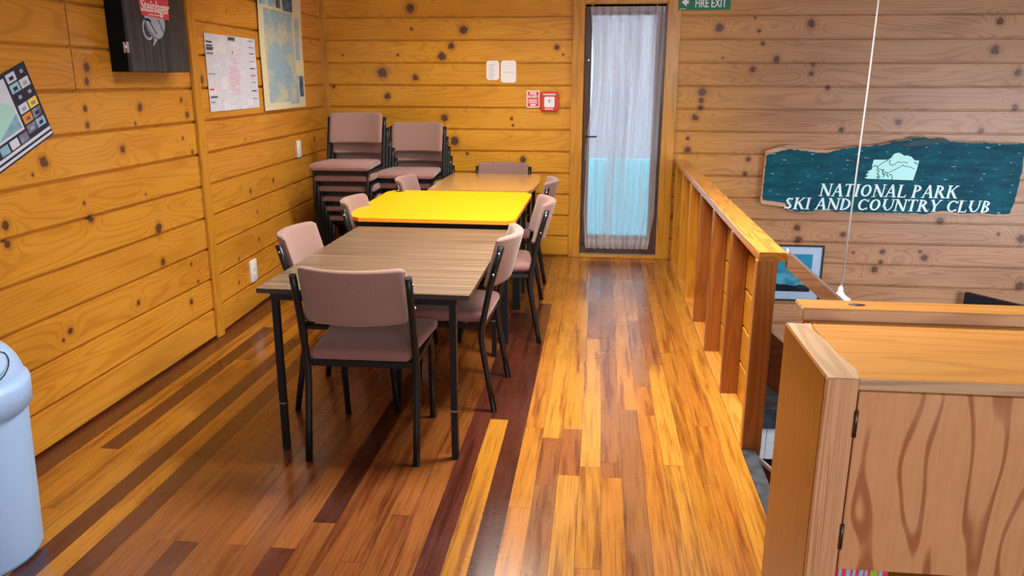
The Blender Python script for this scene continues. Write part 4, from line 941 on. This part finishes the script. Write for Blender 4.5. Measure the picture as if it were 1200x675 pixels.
line_of_text('SKI AND COUNTRY CLUB', 1.585, 3.262, 0.474, 0.100, 'letter')
# emblem
def E_(px, py, e=0.0): return (2.234+(1000+px/12-1012)*0.00695-2.43, EY-e, 0.742-(170+py/12-209)*0.0073-0.75)
em = [(230, 205), (425, 205), (470, 175), (485, 140), (510, 118), (560, 106), (600, 122), (640, 148), (690, 145), (740, 160), (770, 190), (795, 208), (852, 210), (835, 330), (805, 478), (165, 465), (130, 455), (185, 425), (140, 415), (190, 375), (152, 372), (222, 335), (214, 300)]
mb = MB(); mb.prism([E_(*p) for p in em], (0, -0.003, 0)); eo = mb.build('emblem', 'emblem', sg)
mb = MB()
def stroke(P, w=4.0):
    for (a, b), (c, d_) in zip(P, P[1:]):
        L = math.hypot(c-a, d_-b); nx, nz = -(d_-b)/L*w, (c-a)/L*w; ex, ez = (c-a)/L*w*0.6, (d_-b)/L*w*0.6
        mb.prism([E_(a+nx-ex, b+nz-ez, 0.0031), E_(c+nx+ex, d_+nz+ez, 0.0031), E_(c-nx+ex, d_-nz+ez, 0.0031), E_(a-nx-ex, b-nz-ez, 0.0031)], (0, -0.0008, 0))
stroke([(290, 300), (330, 265), (375, 235), (430, 208)]); stroke([(458, 205), (448, 235), (460, 265), (490, 280), (530, 262), (565, 228), (600, 240), (655, 232), (700, 245)])
stroke([(440, 385), (540, 335), (600, 300), (640, 270), (655, 290), (700, 290), (750, 300), (800, 325)]); stroke([(790, 235), (835, 258)], 6)
stroke([(222, 305), (262, 282), (300, 312), (290, 350), (322, 362), (298, 395), (328, 412), (300, 440), (345, 440), (308, 465)], 5)
stroke([(310, 328), (350, 340), (388, 342), (360, 365), (385, 372), (372, 400), (402, 410), (385, 445)], 5)
stroke([(398, 398), (412, 372), (442, 385), (430, 415), (458, 425), (450, 448)], 5); stroke([(462, 405), (490, 402), (508, 425), (516, 472)], 5)
mb.build('emblem_lines', 'teal', sg)

# ------------------------------------------------------------------ pendant over the stairwell
pc = empty('pendant_lamp', (1.40, 4.5, ZC)); tag(pc, 'thin white pendant cord with a small white holder hanging over the stairwell', 'lamp')
mb = MB(); mb.tube([(0.028, 0, 0.0), (0.020, 0, -1.2), (0.002, 0, -ZC+0.40)], 0.0045, 8); mb.build('cord', 'white_plastic', pc)
mb = MB(); mb.lathe([(0.005, 0.41), (0.012, 0.40), (0.016, 0.375), (0.030, 0.355), (0.060, 0.335), (0.062, 0.325), (0.02, 0.320)], (0, 0, -ZC), 20); mb.build('lamp_holder', 'white_plastic', pc)
mb = MB(); mb.lathe([(0.010, 0.320), (0.016, 0.30), (0.030, 0.26), (0.030, 0.235), (0.018, 0.215), (0.002, 0.21)], (0, 0, -ZC), 20); mb.build('bulb', 'white', pc)
mb = MB(); mb.lathe([(0.05, 0.0), (0.05, -0.015), (0.03, -0.03), (0.006, -0.035)], (0.028, 0, 0), 20); mb.build('ceiling_rose', 'white_plastic', pc)
